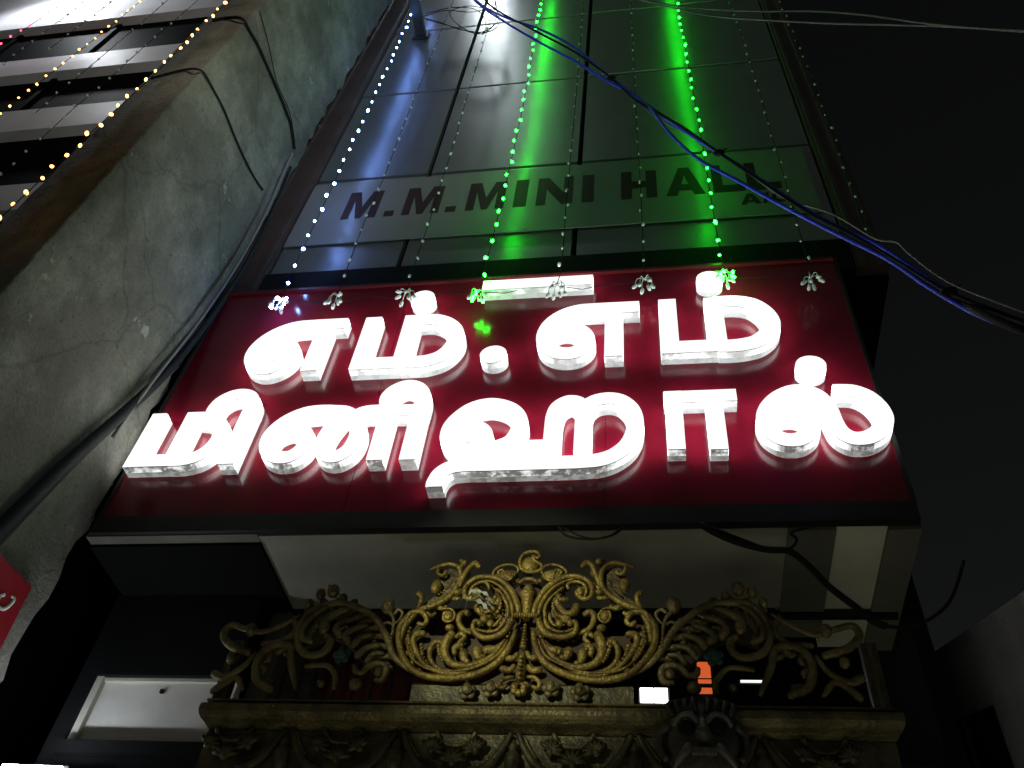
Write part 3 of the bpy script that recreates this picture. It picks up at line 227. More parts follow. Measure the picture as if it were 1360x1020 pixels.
M['redwall'] = mat('dark_red_curtain', (0.24, 0.06, 0.06), 0.8, var=0.2, scale=3)
M['rgrey'] = mat('grey_stair_wall', (0.32, 0.32, 0.36), 0.9, var=0.25, scale=1.6, bump=0.15)
M['lampbody'] = mat('lamp_housing', (0.03, 0.03, 0.03), 0.4)

# stained cement render for the tall fin wall
def cement():
    m = mat('stained_cement', (0.26, 0.275, 0.235), 0.9, bump=0.5, bscale=38)
    nt = m.node_tree
    b = nt.nodes['Principled BSDF']
    tc = nt.nodes.new('ShaderNodeTexCoord')
    mp = nt.nodes.new('ShaderNodeMapping')
    mp.inputs['Scale'].default_value = (1.0, 1.15, 0.85)
    nt.links.new(tc.outputs['Object'], mp.inputs[0])
    def noise(sc, det, src):
        n = nt.nodes.new('ShaderNodeTexNoise')
        n.inputs['Scale'].default_value = sc
        n.inputs['Detail'].default_value = det
        n.inputs['Roughness'].default_value = 0.65
        nt.links.new(src, n.inputs['Vector'])
        return n.outputs['Fac']
    def ramp(src, p0, c0, p1, c1):
        r = nt.nodes.new('ShaderNodeValToRGB')
        r.color_ramp.elements[0].position = p0; r.color_ramp.elements[0].color = (*c0, 1)
        r.color_ramp.elements[1].position = p1; r.color_ramp.elements[1].color = (*c1, 1)
        nt.links.new(src, r.inputs[0])
        return r.outputs[0]
    def mix(t, a, bb, f):
        x = nt.nodes.new('ShaderNodeMixRGB'); x.blend_type = t; x.inputs[0].default_value = f
        nt.links.new(a, x.inputs[1]); nt.links.new(bb, x.inputs[2])
        return x.outputs[0]
    big = ramp(noise(0.9, 7, mp.outputs[0]), 0.45, (0.185, 0.18, 0.152), 0.60, (0.335, 0.335, 0.285))
    mid = ramp(noise(4.5, 8, mp.outputs[0]), 0.33, (0.62, 0.60, 0.56), 0.6, (1.0, 1.0, 1.0))
    c = mix('MULTIPLY', big, mid, 0.8)
    spots = ramp(noise(21, 3, tc.outputs['Object']), 0.30, (0.35, 0.33, 0.30), 0.37, (1, 1, 1))
    c = mix('MULTIPLY', c, spots, 0.7)
    peel = ramp(noise(3.1, 11, tc.outputs['Object']), 0.655, (0, 0, 0), 0.675, (0.22, 0.24, 0.22))
    c = mix('ADD', c, peel, 0.9)
    grain = ramp(noise(70, 4, tc.outputs['Object']), 0.35, (0.72, 0.72, 0.70), 0.6, (1.0, 1.0, 1.0))
    c = mix('MULTIPLY', c, grain, 0.8)
    wob = nt.nodes.new('ShaderNodeTexNoise'); wob.inputs['Scale'].default_value = 3.0; wob.inputs['Detail'].default_value = 6
    nt.links.new(tc.outputs['Object'], wob.inputs['Vector'])
    wm = nt.nodes.new('ShaderNodeMixRGB'); wm.inputs[0].default_value = 0.22
    nt.links.new(tc.outputs['Object'], wm.inputs[1]); nt.links.new(wob.outputs['Color'], wm.inputs[2])
    vo = nt.nodes.new('ShaderNodeTexVoronoi'); vo.feature = 'DISTANCE_TO_EDGE'; vo.inputs['Scale'].default_value = 0.75
    nt.links.new(wm.outputs[0], vo.inputs['Vector'])
    crack = ramp(vo.outputs['Distance'], 0.0025, (0.35, 0.33, 0.30), 0.006, (1, 1, 1))
    c = mix('MULTIPLY', c, crack, 0.42)
    nt.links.new(c, b.inputs['Base Color'])
    return m
M['cement'] = cement()

# ------------------------------------------------------------------ mesh helpers
class MB:
    def __init__(self):
        self.v = []; self.f = []; self.s = []; self.mi = []
    def add(self, vs, fs, smooth=False, mi=0):
        o = len(self.v)
        self.v += [tuple(p) for p in vs]
        self.f += [tuple(i + o for i in f) for f in fs]
        self.s += [smooth] * len(fs)
        self.mi += [mi] * len(fs)
        return self
    def box(self, x0, x1, y0, y1, z0, z1, mi=0):
        return self.add([(x0, y0, z0), (x1, y0, z0), (x1, y1, z0), (x0, y1, z0), (x0, y0, z1), (x1, y0, z1), (x1, y1, z1), (x0, y1, z1)],
                        [(0, 3, 2, 1), (4, 5, 6, 7), (0, 1, 5, 4), (1, 2, 6, 5), (2, 3, 7, 6), (3, 0, 4, 7)], mi=mi)
    def tube(self, pts, r, seg=6, caps=True, flat=1.0, ref=None):
        """sweep a round section along pts; r a number or a list; flat squashes the section along ref"""
        P = [Vector(p) for p in pts]
        n = len(P)
        rs = r if isinstance(r, (list, tuple)) else [r] * n
        up = Vector(ref) if ref else None
        vs = []; fs = []
        prev = None
        for i in range(n):
            t = (P[min(i + 1, n - 1)] - P[max(i - 1, 0)])
            if t.length < 1e-9: t = Vector((0, 0, 1))
            t.normalize()
            if up is not None:
                a = up - t * up.dot(t)
                a.normalize()
            else:
                if prev is None:
                    q = Vector((0, 0, 1)) if abs(t.z) < 0.9 else Vector((1, 0, 0))
                    a = q - t * q.dot(t)
                else:
                    a = prev - t * prev.dot(t)
                a.normalize(); prev = a
            b = t.cross(a)
            for k in range(seg):
                an = 2 * math.pi * k / seg
                vs.append(P[i] + a * (math.cos(an) * rs[i] * flat) + b * (math.sin(an) * rs[i]))
        for i in range(n - 1):
            for k in range(seg):
                k2 = (k + 1) % seg
                fs.append((i * seg + k, i * seg + k2, (i + 1) * seg + k2, (i + 1) * seg + k))
        if caps:
            fs.append(tuple(reversed(range(seg))))
            fs.append(tuple(range((n - 1) * seg, n * seg)))
        return self.add(vs, fs, True)
    def ball(self, c, rx, ry, rz, seg=10, rings=7):
        vs = [(c[0], c[1], c[2] + rz)]
        for i in range(1, rings):
            th = math.pi * i / rings
            for k in range(seg):
                ph = 2 * math.pi * k / seg
                vs.append((c[0] + rx * math.sin(th) * math.cos(ph), c[1] + ry * math.sin(th) * math.sin(ph), c[2] + rz * math.cos(th)))
        vs.append((c[0], c[1], c[2] - rz))
        fs = [(0, 1 + k, 1 + (k + 1) % seg) for k in range(seg)]
        for i in range(rings - 2):
            for k in range(seg):
                a = 1 + i * seg + k; b = 1 + i * seg + (k + 1) % seg
                fs.append((a, a + seg, b + seg, b))
        e = len(vs) - 1; o = 1 + (rings - 2) * seg
        fs += [(e, o + (k + 1) % seg, o + k) for k in range(seg)]
        return self.add(vs, fs, True)
    def lathe(self, prof, c, seg=16):
        """prof: list of (radius, z) round the vertical axis at c"""
        vs = []; fs = []
        for r, z in prof:
            for k in range(seg):
                a = 2 * math.pi * k / seg
                vs.append((c[0] + r * math.cos(a), c[1] + r * math.sin(a), z))
        for i in range(len(prof) - 1):
            for k in range(seg):
                k2 = (k + 1) % seg
                fs.append((i * seg + k, i * seg + k2, (i + 1) * seg + k2, (i + 1) * seg + k))
        fs.append(tuple(reversed(range(seg)))); fs.append(tuple(range((len(prof) - 1) * seg, len(prof) * seg)))
        return self.add(vs, fs, True)
    def prism_xz(self, loops, y0, y1, front=True, back=True, sides=True):
        """polygon with holes in the x-z plane (front at y0, back at y1)"""
        L = [[Vector((x, z, 0)) for x, z in lp] for lp in loops]
        flat = [(p.x, p.y) for lp in L for p in lp]
        n = len(flat)
        tris = tessellate_polygon(L)
        vs = [(x, y0, z) for x, z in flat] + [(x, y1, z) for x, z in flat]
        fs = []
        def area(t):
            (ax, az), (bx, bz), (cx, cz) = flat[t[0]], flat[t[1]], flat[t[2]]
            return (bx - ax) * (cz - az) - (cx - ax) * (bz - az)
        for t in tris:
            t = tuple(t) if area(t) > 0 else tuple(reversed(t))
            if front: fs.append(t)
            if back: fs.append(tuple(n + i for i in reversed(t)))
        if sides:
            o = 0
            for li, lp in enumerate(loops):
                k = len(lp)
                ar = sum(lp[i][0] * lp[(i + 1) % k][1] - lp[(i + 1) % k][0] * lp[i][1] for i in range(k))
                ccw = (ar > 0) if li == 0 else (ar < 0)
                for i in range(k):
                    a = o + i; b = o + (i + 1) % k
                    fs.append((a, n + a, n + b, b) if ccw else (b, n + b, n + a, a))
                o += k
        return self.add(vs, fs)
    def build(self, name, material, parent=None):
        me = bpy.data.meshes.new(name)
        me.from_pydata(self.v, [], self.f)
        for p, s, mi in zip(me.polygons, self.s, self.mi):
            p.use_smooth = s; p.material_index = mi
        mats = material if isinstance(material, (list, tuple)) else [material]
        for m in mats: me.materials.append(m)
        me.update()
        return link(name, me, parent)

def link(name, me, parent=None):
    o = bpy.data.objects.new(name, me)
    COL.objects.link(o)
    if parent is not None:
        o.parent = parent
        o.matrix_parent_inverse = Matrix.Translation(-parent_loc(parent))
    return o

def parent_loc(p):
    return Vector(p.location) if p.type == 'EMPTY' else Vector((0, 0, 0))

def tag(o, label, cat, group=None):
    o['label'] = label; o['category'] = cat
    if group: o['group'] = group
    return o

def thing(name, label, cat, loc=(0, 0, 0), group=None):
    o = bpy.data.objects.new(name, None)
    COL.objects.link(o)
    o.location = loc
    o.empty_display_size = 0.2
    return tag(o, label, cat, group)

def structure(o):
    o['kind'] = 'structure'
    return o

def stuff(o):
    o['kind'] = 'stuff'
    return o

def spline(P, n=6):
    P = [Vector(p) for p in P]
    out = []
    N = len(P)
    for i in range(N - 1):
        p0 = P[i - 1] if i else P[0] * 2 - P[1]
        p1, p2 = P[i], P[i + 1]
        p3 = P[i + 2] if i + 2 < N else P[-1] * 2 - P[-2]
        tj = lambda a, b: max((b - a).length, 1e-5) ** 0.5
        t1 = tj(p0, p1); t2 = t1 + tj(p1, p2); t3 = t2 + tj(p2, p3)
        for k in range(n):
            t = t1 + (t2 - t1) * k / n
            A1 = p0 * ((t1 - t) / t1) + p1 * (t / t1)
            A2 = p1 * ((t2 - t) / (t2 - t1)) + p2 * ((t - t1) / (t2 - t1))
            A3 = p2 * ((t3 - t) / (t3 - t2)) + p3 * ((t - t2) / (t3 - t2))
            B1 = A1 * ((t2 - t) / t2) + A2 * (t / t2)
            B2 = A2 * ((t3 - t) / (t3 - t1)) + A3 * ((t - t1) / (t3 - t1))
            out.append(B1 * ((t2 - t) / (t2 - t1)) + B2 * ((t - t1) / (t2 - t1)))
    out.append(P[-1])
    return out

def aim(o, target):
    o.rotation_euler = (Vector(target) - Vector(o.location)).to_track_quat('-Z', 'Y').to_euler()

# ------------------------------------------------------------------ ground
g = MB(); g.add([(-200, -200, 0), (200, -200, 0), (200, 200, 0), (-200, 200, 0)], [(0, 1, 2, 3)])
structure(g.build('street', M['asphalt']))

# ------------------------------------------------------------------ the hall building
FY = 3.52
XL, XR = -2.84, 1.36
hall = thing('hall_building', 'grey clad hall building behind the red illuminated sign', 'building', (-0.8, 5.0, 0))
MB().box(-3.26, 1.58, FY + 0.045, 9.0, 6.72, 17.0).build('upper_wall', M['joint'], hall)
MB().box(-2.16, 1.30, 4.07, 9.0, 6.0, 6.715).build('upper_floor', M['dark'], hall)
MB().box(XL - 0.20, 1.21, 3.46, 4.06, 4.60, 6.70).build('sign_bulkhead', M['dark'], hall)
MB().box(XL, XR, FY - 0.04, FY + 0.04, 6.74, 7.09).build('dark_fascia', M['dark'], hall)
# cladding panels, one object each, with recessed joints
zs = [7.094, 8.60, 10.44, 12.29, 14.13, 16.0]
xs = [XL, -1.826, -0.514, XR]
for i in range(len(zs) - 1):
    for j in range(3):
        m = MB()
        gp = 0.015
        x0, x1 = xs[j] + (gp if j else 0), xs[j + 1] - (gp if j < 2 else 0)
        z0, z1 = zs[i] + gp, zs[i + 1] - gp
        t = random.uniform(-0.004, 0.004)
        c = 0.006
        m.add([(x0 + c, FY + t, z0 + c), (x1 - c, FY + t * 0.3, z0 + c), (x1 - c, FY - t, z1 - c), (x0 + c, FY - t * .4, z1 - c),
               (x0, FY + 0.04, z0), (x1, FY + 0.04, z0), (x1, FY + 0.04, z1), (x0, FY + 0.04, z1)],
              [(0, 1, 2, 3), (4, 5, 1, 0), (5, 6, 2, 1), (6, 7, 3, 2), (7, 4, 0, 3)])
        m.build('cladding_panel', M['clad'], hall)
# brown edge trims with raised battens
for x0, x1 in ((XL - 0.31, XL - 0.012), (XR + 0.012, XR + 0.22)):
    t = MB().box(x0, x1, FY - 0.03, FY + 0.044, 6.75, 16.5).build('edge_trim', M['brown'], hall)
    b = MB()
    b.box(x0 + 0.03, x0 + 0.06, FY - 0.045, FY - 0.03, 6.75, 16.5)
    b.box(x1 - 0.06, x1 - 0.03, FY - 0.045, FY - 0.03, 6.75, 16.5)
    b.build('batten', M['brown'], t)
# lower storey: soffit strips, walls, back room
MB().box(-2.05, 0.62, 3.425, 4.06, 4.488, 4.598).build('soffit', M['ceil'], hall)
MB().box(0.62, 0.84, 3.425, 4.30, 4.470, 4.598).build('soffit_beam', M['beam'], hall)
MB().box(0.84, 1.073, 3.425, 4.42, 4.490, 4.598).build('soffit_bay', M['pale'], hall)
MB().box(1.073, 1.22, 3.425, 4.42, 4.468, 4.598).build('soffit_beam', M['beam'], hall)
MB().box(-3.02, -2.05, 3.47, 4.10, 4.466, 4.598).build('shutter_box', M['joint'], hall)
MB().box(-3.02, -2.05, 3.405, 3.47, 4.484, 4.598).build('slab_edge', M['beam'], hall)
MB().box(-2.16, -2.05, 4.06, 6.4, 0, 6.0).build('side_wall', M['beam'], hall)
MB().box(1.22, 1.30, 4.0, 6.4, 0, 6.0).build('side_wall', M['dark'], hall)
MB().box(-2.16, 1.30, 6.4, 6.6, 0, 6.0).build('rear_wall', M['dark'], hall)
# lower-left front: dark wall with a pale ventilator panel
lw = MB()
lw.box(-3.04, -2.94, 3.90, 4.05, 0, 4.466)
lw.box(-2.94, -2.16, 3.90, 4.05, 3.965, 4.466)
lw.box(-2.94, -2.16, 3.90, 4.05, 0, 3.59)
lw.build('front_wall', M['dark'], hall)
vp = MB().box(-2.94, -2.16, 3.945, 4.0, 3.59, 3.965).build('ventilator_panel', M['white'], hall)
fr = MB()
fr.box(-2.938, -2.90, 3.91, 3.945, 3.592, 3.963)
fr.box(-2.90, -2.16, 3.925, 3.945, 3.945, 3.963)
fr.build('panel_frame', M['pale'], vp)
MB().box(-2.565, -2.545, 3.93, 3.944, 3.885, 3.905).build('vent_hole', M['wire'], vp)
MB().box(-2.94, -2.16, 3.86, 3.899, 3.52, 3.588).build('sill', M['dark'], vp)

# ------------------------------------------------------------------ name banner on the cladding
ban = thing('name_banner', 'pale vinyl banner reading M.M.MINI HALL A/C on the grey cladding', 'banner', (-0.8, FY - 0.02, 7.51))
MB().box(-2.83, 1.285, FY - 0.022, FY - 0.012, 7.51, 8.51).build('banner_sheet', M['banner'], ban)
def poly_letter(ch, x0, x1, z0, z1):
    w = x1 - x0; h = z1 - z0
    s = 0.27 * w
    P = lambda pts: [(x0 + a * w, z0 + b * h) for a, b in pts]
    if ch == 'M':
        return [[P([(0, 0), (0, 1), (.31, 1), (.5, .42), (.69, 1), (1, 1), (1, 0), (.78, 0), (.78, .66), (.58, 0), (.42, 0), (.22, .66), (.22, 0)])]]
    if ch in '.I':
        return [[P([(0, 0), (0, 1), (1, 1), (1, 0)])]]
    if ch == 'N':
        return [[P([(0, 0), (0, 1), (.3, 1), (.74, .42), (.74, 1), (1, 1), (1, 0), (.7, 0), (.26, .58), (.26, 0)])]]
    if ch == 'H':
        return [[P([(0, 0), (0, 1), (.3, 1), (.3, .62), (.7, .62), (.7, 1), (1, 1), (1, 0), (.7, 0), (.7, .38), (.3, .38), (.3, 0)])]]
    if ch == 'A':
        return [[P([(0, 0), (.36, 1), (.64, 1), (1, 0), (.72, 0), (.66, .18), (.34, .18), (.28, 0)]), P([(.41, .38), (.59, .38), (.5, .72)])]]
    if ch == 'L':
        return [[P([(0, 0), (0, 1), (.32, 1), (.32, .24), (1, .24), (1, 0)])]]
    if ch == '/':
        return [[P([(0, 0), (.55, 1), (1, 1), (.45, 0)])]]
    if ch == 'C':
        out = []
        for k in range(13):
            a = R(50 + 260 * k / 12); out.append((.5 + .5 * math.cos(a), .5 + .5 * math.sin(a)))
        for k in range(12, -1, -1):
            a = R(50 + 260 * k / 12); out.append((.52 + .25 * math.cos(a), .5 + .27 * math.sin(a)))
        return [[P(out)]]
K = 0.990
zb, zt = 7.877, 8.317
glyphs = [('M', -2.476, -2.181), ('.', -2.110, -2.029), ('M', -1.960, -1.649), ('.', -1.593, -1.507), ('M', -1.425, -1.112), ('I', -1.034, -0.928),
          ('N', -0.848, -0.556), ('I', -0.481, -0.386), ('H', -0.167, 0.115), ('A', 0.185, 0.485), ('L', 0.549, 0.788), ('L', 0.811, 1.060)]
for ch, a, b in glyphs:
    m = MB()
    for lp in poly_letter(ch, a * K, b * K, zb, zb + 0.085 if ch == '.' else zt):
        m.prism_xz(lp, FY - 0.025, FY - 0.0225)
    m.build('printed_letter', M['print'], ban)
for ch, a, b in (('A', 0.735, 0.885), ('/', 0.895, 0.955), ('C', 0.965, 1.081)):
    m = MB()
    for lp in poly_letter(ch, a * K, b * K, 7.672, 7.828):
        m.prism_xz(lp, FY - 0.025, FY - 0.0225)
    m.build('printed_letter', M['print'], ban)

# ------------------------------------------------------------------ illuminated red sign
SY = 3.40
SX0, SX1, SZ0, SZ1 = -2.985, 1.205, 4.605, 6.70
sign = thing('illuminated_signboard', 'glossy red signboard with glowing white raised Tamil letters', 'signboard', (-0.9, 3.45, 4.49))
for a, b in ((SX0, -1.62), (-1.617, -0.254), (-0.251, SX1)):
    MB().box(a, b, SY, SY + 0.02, SZ0, SZ1).build('panel_sheet', M['red'], sign)
MB().box(SX0, SX1, SY + 0.021, SY + 0.055, SZ0, SZ1 + 0.02).build('backing_tray', M['black'], sign)
fm = MB(); fm.box(SX0 - 0.015, SX1 + 0.01, SY - 0.02, SY + 0.06, 4.492, SZ0 - 0.001)
fm.build('bottom_rail', M['black'], sign)
for a, b in ((SX0 - 0.02, SX0 - 0.001), (SX1 + 0.001, SX1 + 0.02)):
    MB().box(a, b, SY - 0.012, SY + 0.06, SZ0, SZ1 + 0.02).build('side_rail', M['black'], sign)
MB().box(SX0, SX1, SY - 0.022, SY + 0.02, SZ1 + 0.002, SZ1 + 0.026).build('top_rail', M['redtrim'], sign)
LF = 3.312
names = ['first short e letter in the top row', 'first m letter in the top row', 'dot above the first m', 'full stop dot of the top row', 'long bar above the top row',
         'second short e letter in the top row', 'second m letter in the top row', 'dot above the second m', 'mi syllable letter', 'ni syllable letter', 'ha letter with long curled tail', 'long vowel letter like a gateway', 'last curly letter', 'dot above the last letter']
for loops, lab in zip(LETTERS, names):
    lps = [[(x / 1000, z / 1000) for x, z in lp] for lp in loops]
    cx = sum(p[0] for p in lps[0]) / len(lps[0])
    lo = 'sign_letter'
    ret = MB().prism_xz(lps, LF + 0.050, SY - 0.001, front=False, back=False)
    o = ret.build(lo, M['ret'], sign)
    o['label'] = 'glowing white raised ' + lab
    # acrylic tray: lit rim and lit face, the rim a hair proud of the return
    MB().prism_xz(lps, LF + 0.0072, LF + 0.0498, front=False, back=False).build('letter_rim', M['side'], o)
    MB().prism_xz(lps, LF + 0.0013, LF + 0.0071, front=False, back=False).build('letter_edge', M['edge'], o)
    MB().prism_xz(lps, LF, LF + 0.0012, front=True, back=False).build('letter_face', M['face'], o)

# ------------------------------------------------------------------ tall cement fin wall on the left
fin = thing('party_wall', 'tall stained bare cement wall left of the red sign', 'wall', (-3.25, 2.8, 0))
def fin_mesh():
    # a wall 0.4 m thick with a slightly wavy, chipped outline
    rnd = random.Random(3)
    nz = 150
    m = MB()
    ring = [(-3.05, 2.112), (-3.05, 2.35), (-3.05, 2.65), (-3.05, 2.95), (-3.05, 3.2), (-3.05, 3.40), (-3.06, 3.412), (-3.14, 3.46), (-3.44, 3.46), (-3.45, 2.8), (-3.45, 2.112), (-3.438, 2.10), (-3.25, 2.10), (-3.062, 2.10)]
    vs = []
    for i in range(nz):
        z = 17.0 * i / (nz - 1)
        cx, cy = rnd.uniform(-1, 1) * 0.004, rnd.uniform(-1, 1) * 0.005     # chipped near corner
        fx, fy = rnd.uniform(-1, 1) * 0.006, rnd.uniform(-1, 1) * 0.028     # ragged far edge
        for k, (x, y) in enumerate(ring):
            if k in (0, 13): dx, dy = cx, cy
            elif k in (5, 6): dx, dy = fx, fy
            elif k < 5: dx, dy = rnd.uniform(-1, 1) * 0.0025, rnd.uniform(-1, 1) * 0.004
            else: dx, dy = rnd.uniform(-1, 1) * 0.003, rnd.uniform(-1, 1) * 0.003
            vs.append((x + dx, y + dy, z))
    n = len(ring)
    fs = []
    for i in range(nz - 1):
        for k in range(n):
            k2 = (k + 1) % n
            fs.append((i * n + k, i * n + k2, (i + 1) * n + k2, (i + 1) * n + k))
    fs.append(tuple(range((nz - 1) * n, nz * n)))
    m.add(vs, fs, True)
    return m
o = fin_mesh().build('wall_body', M['cement'], fin)
# loose lumps of mortar along the far edge
lm = MB(); rnd = random.Random(11)
for i in range(46):
    z = rnd.uniform(4.2, 14); s = rnd.uniform(0.004, 0.012)
    lm.ball((-3.05 + rnd.uniform(-.02, .01), 3.39 + rnd.uniform(-.02, .03), z), s * .6, s, s * rnd.uniform(.8, 2), 6, 4)
stuff(lm.build('mortar_lumps', M['cement'], fin))

pipe = MB().tube(spline(PIPE, 6), [0.052 - 0.038 * min(1, i / 46) for i in range(len(spline(PIPE, 6)))], 12).build('black_pipe', M['pipe'])
tag(pipe, 'black hose sagging across the bare cement wall', 'hose')
gl = MB().tube(spline(GLINT, 6), 0.011, 8).build('pale_cable', M['greywire'])
tag(gl, 'pale cable catching light beside the black hose on the cement wall', 'cable')
for pts, pre, r, lab in ((FW1, FW1b, 0.008, 'single black wire bent over the cement wall edge, lower one'), (FW2, FW2b, 0.013, 'thick black cable hung over the cement wall edge near the top'), (FW3, None, 0.004, 'thin black wire running beside the thick cable on the cement wall')):
    pp = (pre[:-1] if pre else []) + pts
    tag(MB().tube(spline(pp, 5), r, 6).build('wall_wire', M['wire']), lab, 'wire', 'wires on the cement wall')

# painted red board on the wall
pb = thing('red_board', 'small red board with white handwriting low on the cement wall', 'notice board', (-3.03, 3.15, 3.7))
b = MB()
pts = [(2.75, 4.03), (3.02, 4.02), (3.25, 4.045), (3.285, 3.72), (3.27, 3.55), (2.75, 3.5)]
vs = [(-3.022, y, z) for y, z in pts] + [(-3.04, y, z) for y, z in pts]
n = len(pts)
b.add(vs, [tuple(reversed(range(n))), tuple(range(n, 2 * n))] + [(i, (i + 1) % n, n + (i + 1) % n, n + i) for i in range(n)])
b.build('board', M['poster'], pb)
def stroke(pts, r=0.009):
    MB().tube(spline([(-3.019, y, z) for y, z in pts], 5), r, 6, flat=0.3, ref=(1, 0, 0)).build('painted_stroke', M['white'], pb)
stroke([(3.125, 3.905), (3.105, 3.88), (3.12, 3.845), (3.16, 3.85), (3.185, 3.885), (3.19, 3.93), (3.165, 3.925)])
stroke([(3.03, 3.86), (3.01, 3.83), (3.03, 3.80), (3.065, 3.81), (3.08, 3.84), (3.10, 3.81)])
stroke([(3.02, 3.735), (3.045, 3.755), (3.05, 3.72)])
stroke([(2.94, 3.88), (2.96, 3.92), (2.93, 3.94)])

# ------------------------------------------------------------------ neighbouring building with white spandrels
nb = thing('banded_building', 'neighbouring building with white spandrel bands at the upper left', 'building', (-8, 4, 0))
NY = 2.95
MB().box(-16, -3.46, NY + 0.07, 9.0, 0, 17.5).build('dark_glazing', M['ndark'], nb)
S_ = 2.95 / 2.9
def zz(z): return 1.6 + (z - 1.6) * S_
for z0, z1, lip in ((11.85, 14.2, 0.27), (10.24, 10.80, 0.26), (8.77, 9.34, 0.16), (7.25, 7.75, 0.2), (5.7, 6.2, 0.2)):
    z0, z1 = zz(z0), zz(z1)
    w = MB().box(-16, -3.46, NY, NY + 0.068, z0 + lip, z1).build('spandrel', M['nband'], nb)
    MB().box(-16, -3.46, NY - 0.035, NY + 0.066, z0, z0 + lip - 0.002).build('sill', M['nband'], w)
for x in np.arange(-15.2, -3.6, 1.3):
    MB().box(x, x + 0.06, NY + 0.04, NY + 0.067, 4.0, 16.9).build('mullion', M['ndark'], nb)

# ------------------------------------------------------------------ fairy light strings
def bulb_mesh(name, material, r=0.0098):
    m = MB(); m.ball((0, 0, 0), r, r, r * 1.5, 8, 6)
    me = bpy.data.meshes.new(name)
    me.from_pydata(m.v, [], m.f)
    for p in me.polygons: p.use_smooth = True
    me.materials.append(material)
    return me
LIT = {'green': emit('green_led', (0.004, 1.0, 0.012), 80), 'blue': emit('cool_white_led', (0.20, 0.36, 1.0), 80), 'amber': emit('amber_led', (1.0, 0.52, 0.13), 5), 'red': emit('red_led', (1.0, 0.02, 0.05), 16)}
BULB = {k: bulb_mesh('bulb_' + k, v) for k, v in LIT.items()}
BULB['off'] = bulb_mesh('bulb_off', M['clear'], 0.0102)
def light_string(pts, colour, label, top, spacing, group, tassel=True, lit_fn=None, seed=0):
    """one hanging wire with its bulbs; pts run from high to low"""
    rnd = random.Random(seed)
    P = [Vector(p) for p in pts]
    # carry the wire up above the picture along its own line
    d = (P[0] - P[-1]).normalized()
    if top > P[0].z:
        P = [P[0] + d * ((top - P[0].z) / d.z)] + P
    t = thing('fairy_light_string', label, 'string lights', P[-1], group)
    MB().tube(spline(P, 3), 0.0032, 4).build('wire', M['wire'], t)
    L = [0.0]
    for a, b in zip(P, P[1:]): L.append(L[-1] + (b - a).length)
    s = L[-1]; k = 0
    while s > 0:
        i = max(j for j in range(len(L) - 1) if L[j] <= s)
        q = P[i].lerp(P[i + 1], (s - L[i]) / max(1e-6, L[i + 1] - L[i]))
        q = q + Vector((rnd.uniform(-.012, .012), rnd.uniform(-.012, .004), 0))
        c = colour if (lit_fn is None or lit_fn(k)) else 'off'
        o = link('bulb', BULB[c], t)
        o.location = q
        o.rotation_euler = (rnd.uniform(-.6, .6), rnd.uniform(-.6, .6), 0)
        o.scale = [rnd.uniform(0.8, 1.25)] * 3
        s -= spacing * rnd.uniform(0.9, 1.1); k += 1
    if tassel:
        e = P[-1]
        m = MB()
        for j in range(6):
            a = 2 * math.pi * j / 6 + rnd.uniform(-.3, .3)
            rad = rnd.uniform(0.035, 0.065); dz = rnd.uniform(-0.11, -0.03)
            tip = e + Vector((math.cos(a) * rad, math.sin(a) * rad * 0.7, dz))
            m.tube(spline([e, e + Vector((math.cos(a) * rad * .7, math.sin(a) * rad * .5, 0.012)), tip], 3), 0.003, 4)
            dr = (tip - e).normalized()
            m.tube([tip - dr * .022, tip - dr * .012, tip + dr * .012, tip + dr * .024], [0.005, 0.0115, 0.0125, 0.006], 7)
        m.build('tassel', LIT[colour] if False else M['clear'], t)
        if colour != 'off':
            for j in range(5):
                o = link('bulb', BULB[colour], t)
                o.location = e + Vector((rnd.uniform(-.06, .06), rnd.uniform(-.04, .03), rnd.uniform(-.10, .0)))
    return t
GH = 'fairy light strings on the hall facade'
light_string(STR['blue'], 'blue', 'lit cool white fairy light string down the left of the hall facade', 13.2, 0.205, GH, seed=1)
light_string(STR['u2'], 'off', 'unlit fairy light string next to the lit cool white string', 14.0, 0.215, GH, seed=2)
light_string(STR['u3'], 'off', 'unlit fairy light string just left of the longer left green string', 14.0, 0.215, GH, seed=3)
light_string(STR['g4'], 'green', 'lit green fairy light string ending at the left end of the white bar', 13.6, 0.205, GH, seed=4)
light_string(STR['u5'], 'off', 'unlit fairy light string ending on the white bar of the sign', 14.0, 0.215, GH, seed=5)
light_string(STR['u6'], 'off', 'unlit fairy light string through the letter H of the banner', 14.0, 0.215, GH, seed=6)
light_string(STR['g7'], 'green', 'lit green fairy light string through the letter A of HALL', 13.6, 0.205, GH, seed=7)
light_string(STR['u8'], 'off', 'unlit fairy light string at the right end of the banner', 14.0, 0.215, GH, seed=8)
light_string(STR['u9'], 'off', 'unlit fairy light string beyond the right edge of the cladding', 14.0, 0.215, GH, tassel=False, seed=9)
GN = 'fairy light strings on the neighbouring building'
light_string(NSTR['n3'], 'amber', 'lit amber fairy light string along the edge of the cement wall', 9.5, 0.135, GN, tassel=False, seed=11)
light_string(NSTR['n2'], 'amber', 'lit amber fairy light string in front of the white bands', 12.5, 0.16, GN, tassel=False, seed=12)
light_string(NSTR['n1'], 'red', 'lit red fairy light string at the far upper left', 12.5, 0.19, GN, tassel=False, seed=13)
light_string(NSTR['u1'], 'off', 'unlit fairy light string just right of the amber string before the white bands', 12.5, 0.2, GN, tassel=False, seed=14)
light_string(NSTR['u2'], 'off', 'unlit fairy light string nearest the amber string on the cement wall', 12.5, 0.2, GN, tassel=False, seed=15)
light_string(NSTR['u3'], 'off', 'unlit fairy light string between the red and amber strings, nearer amber', 12.5, 0.2, GN, tassel=False, seed=16)
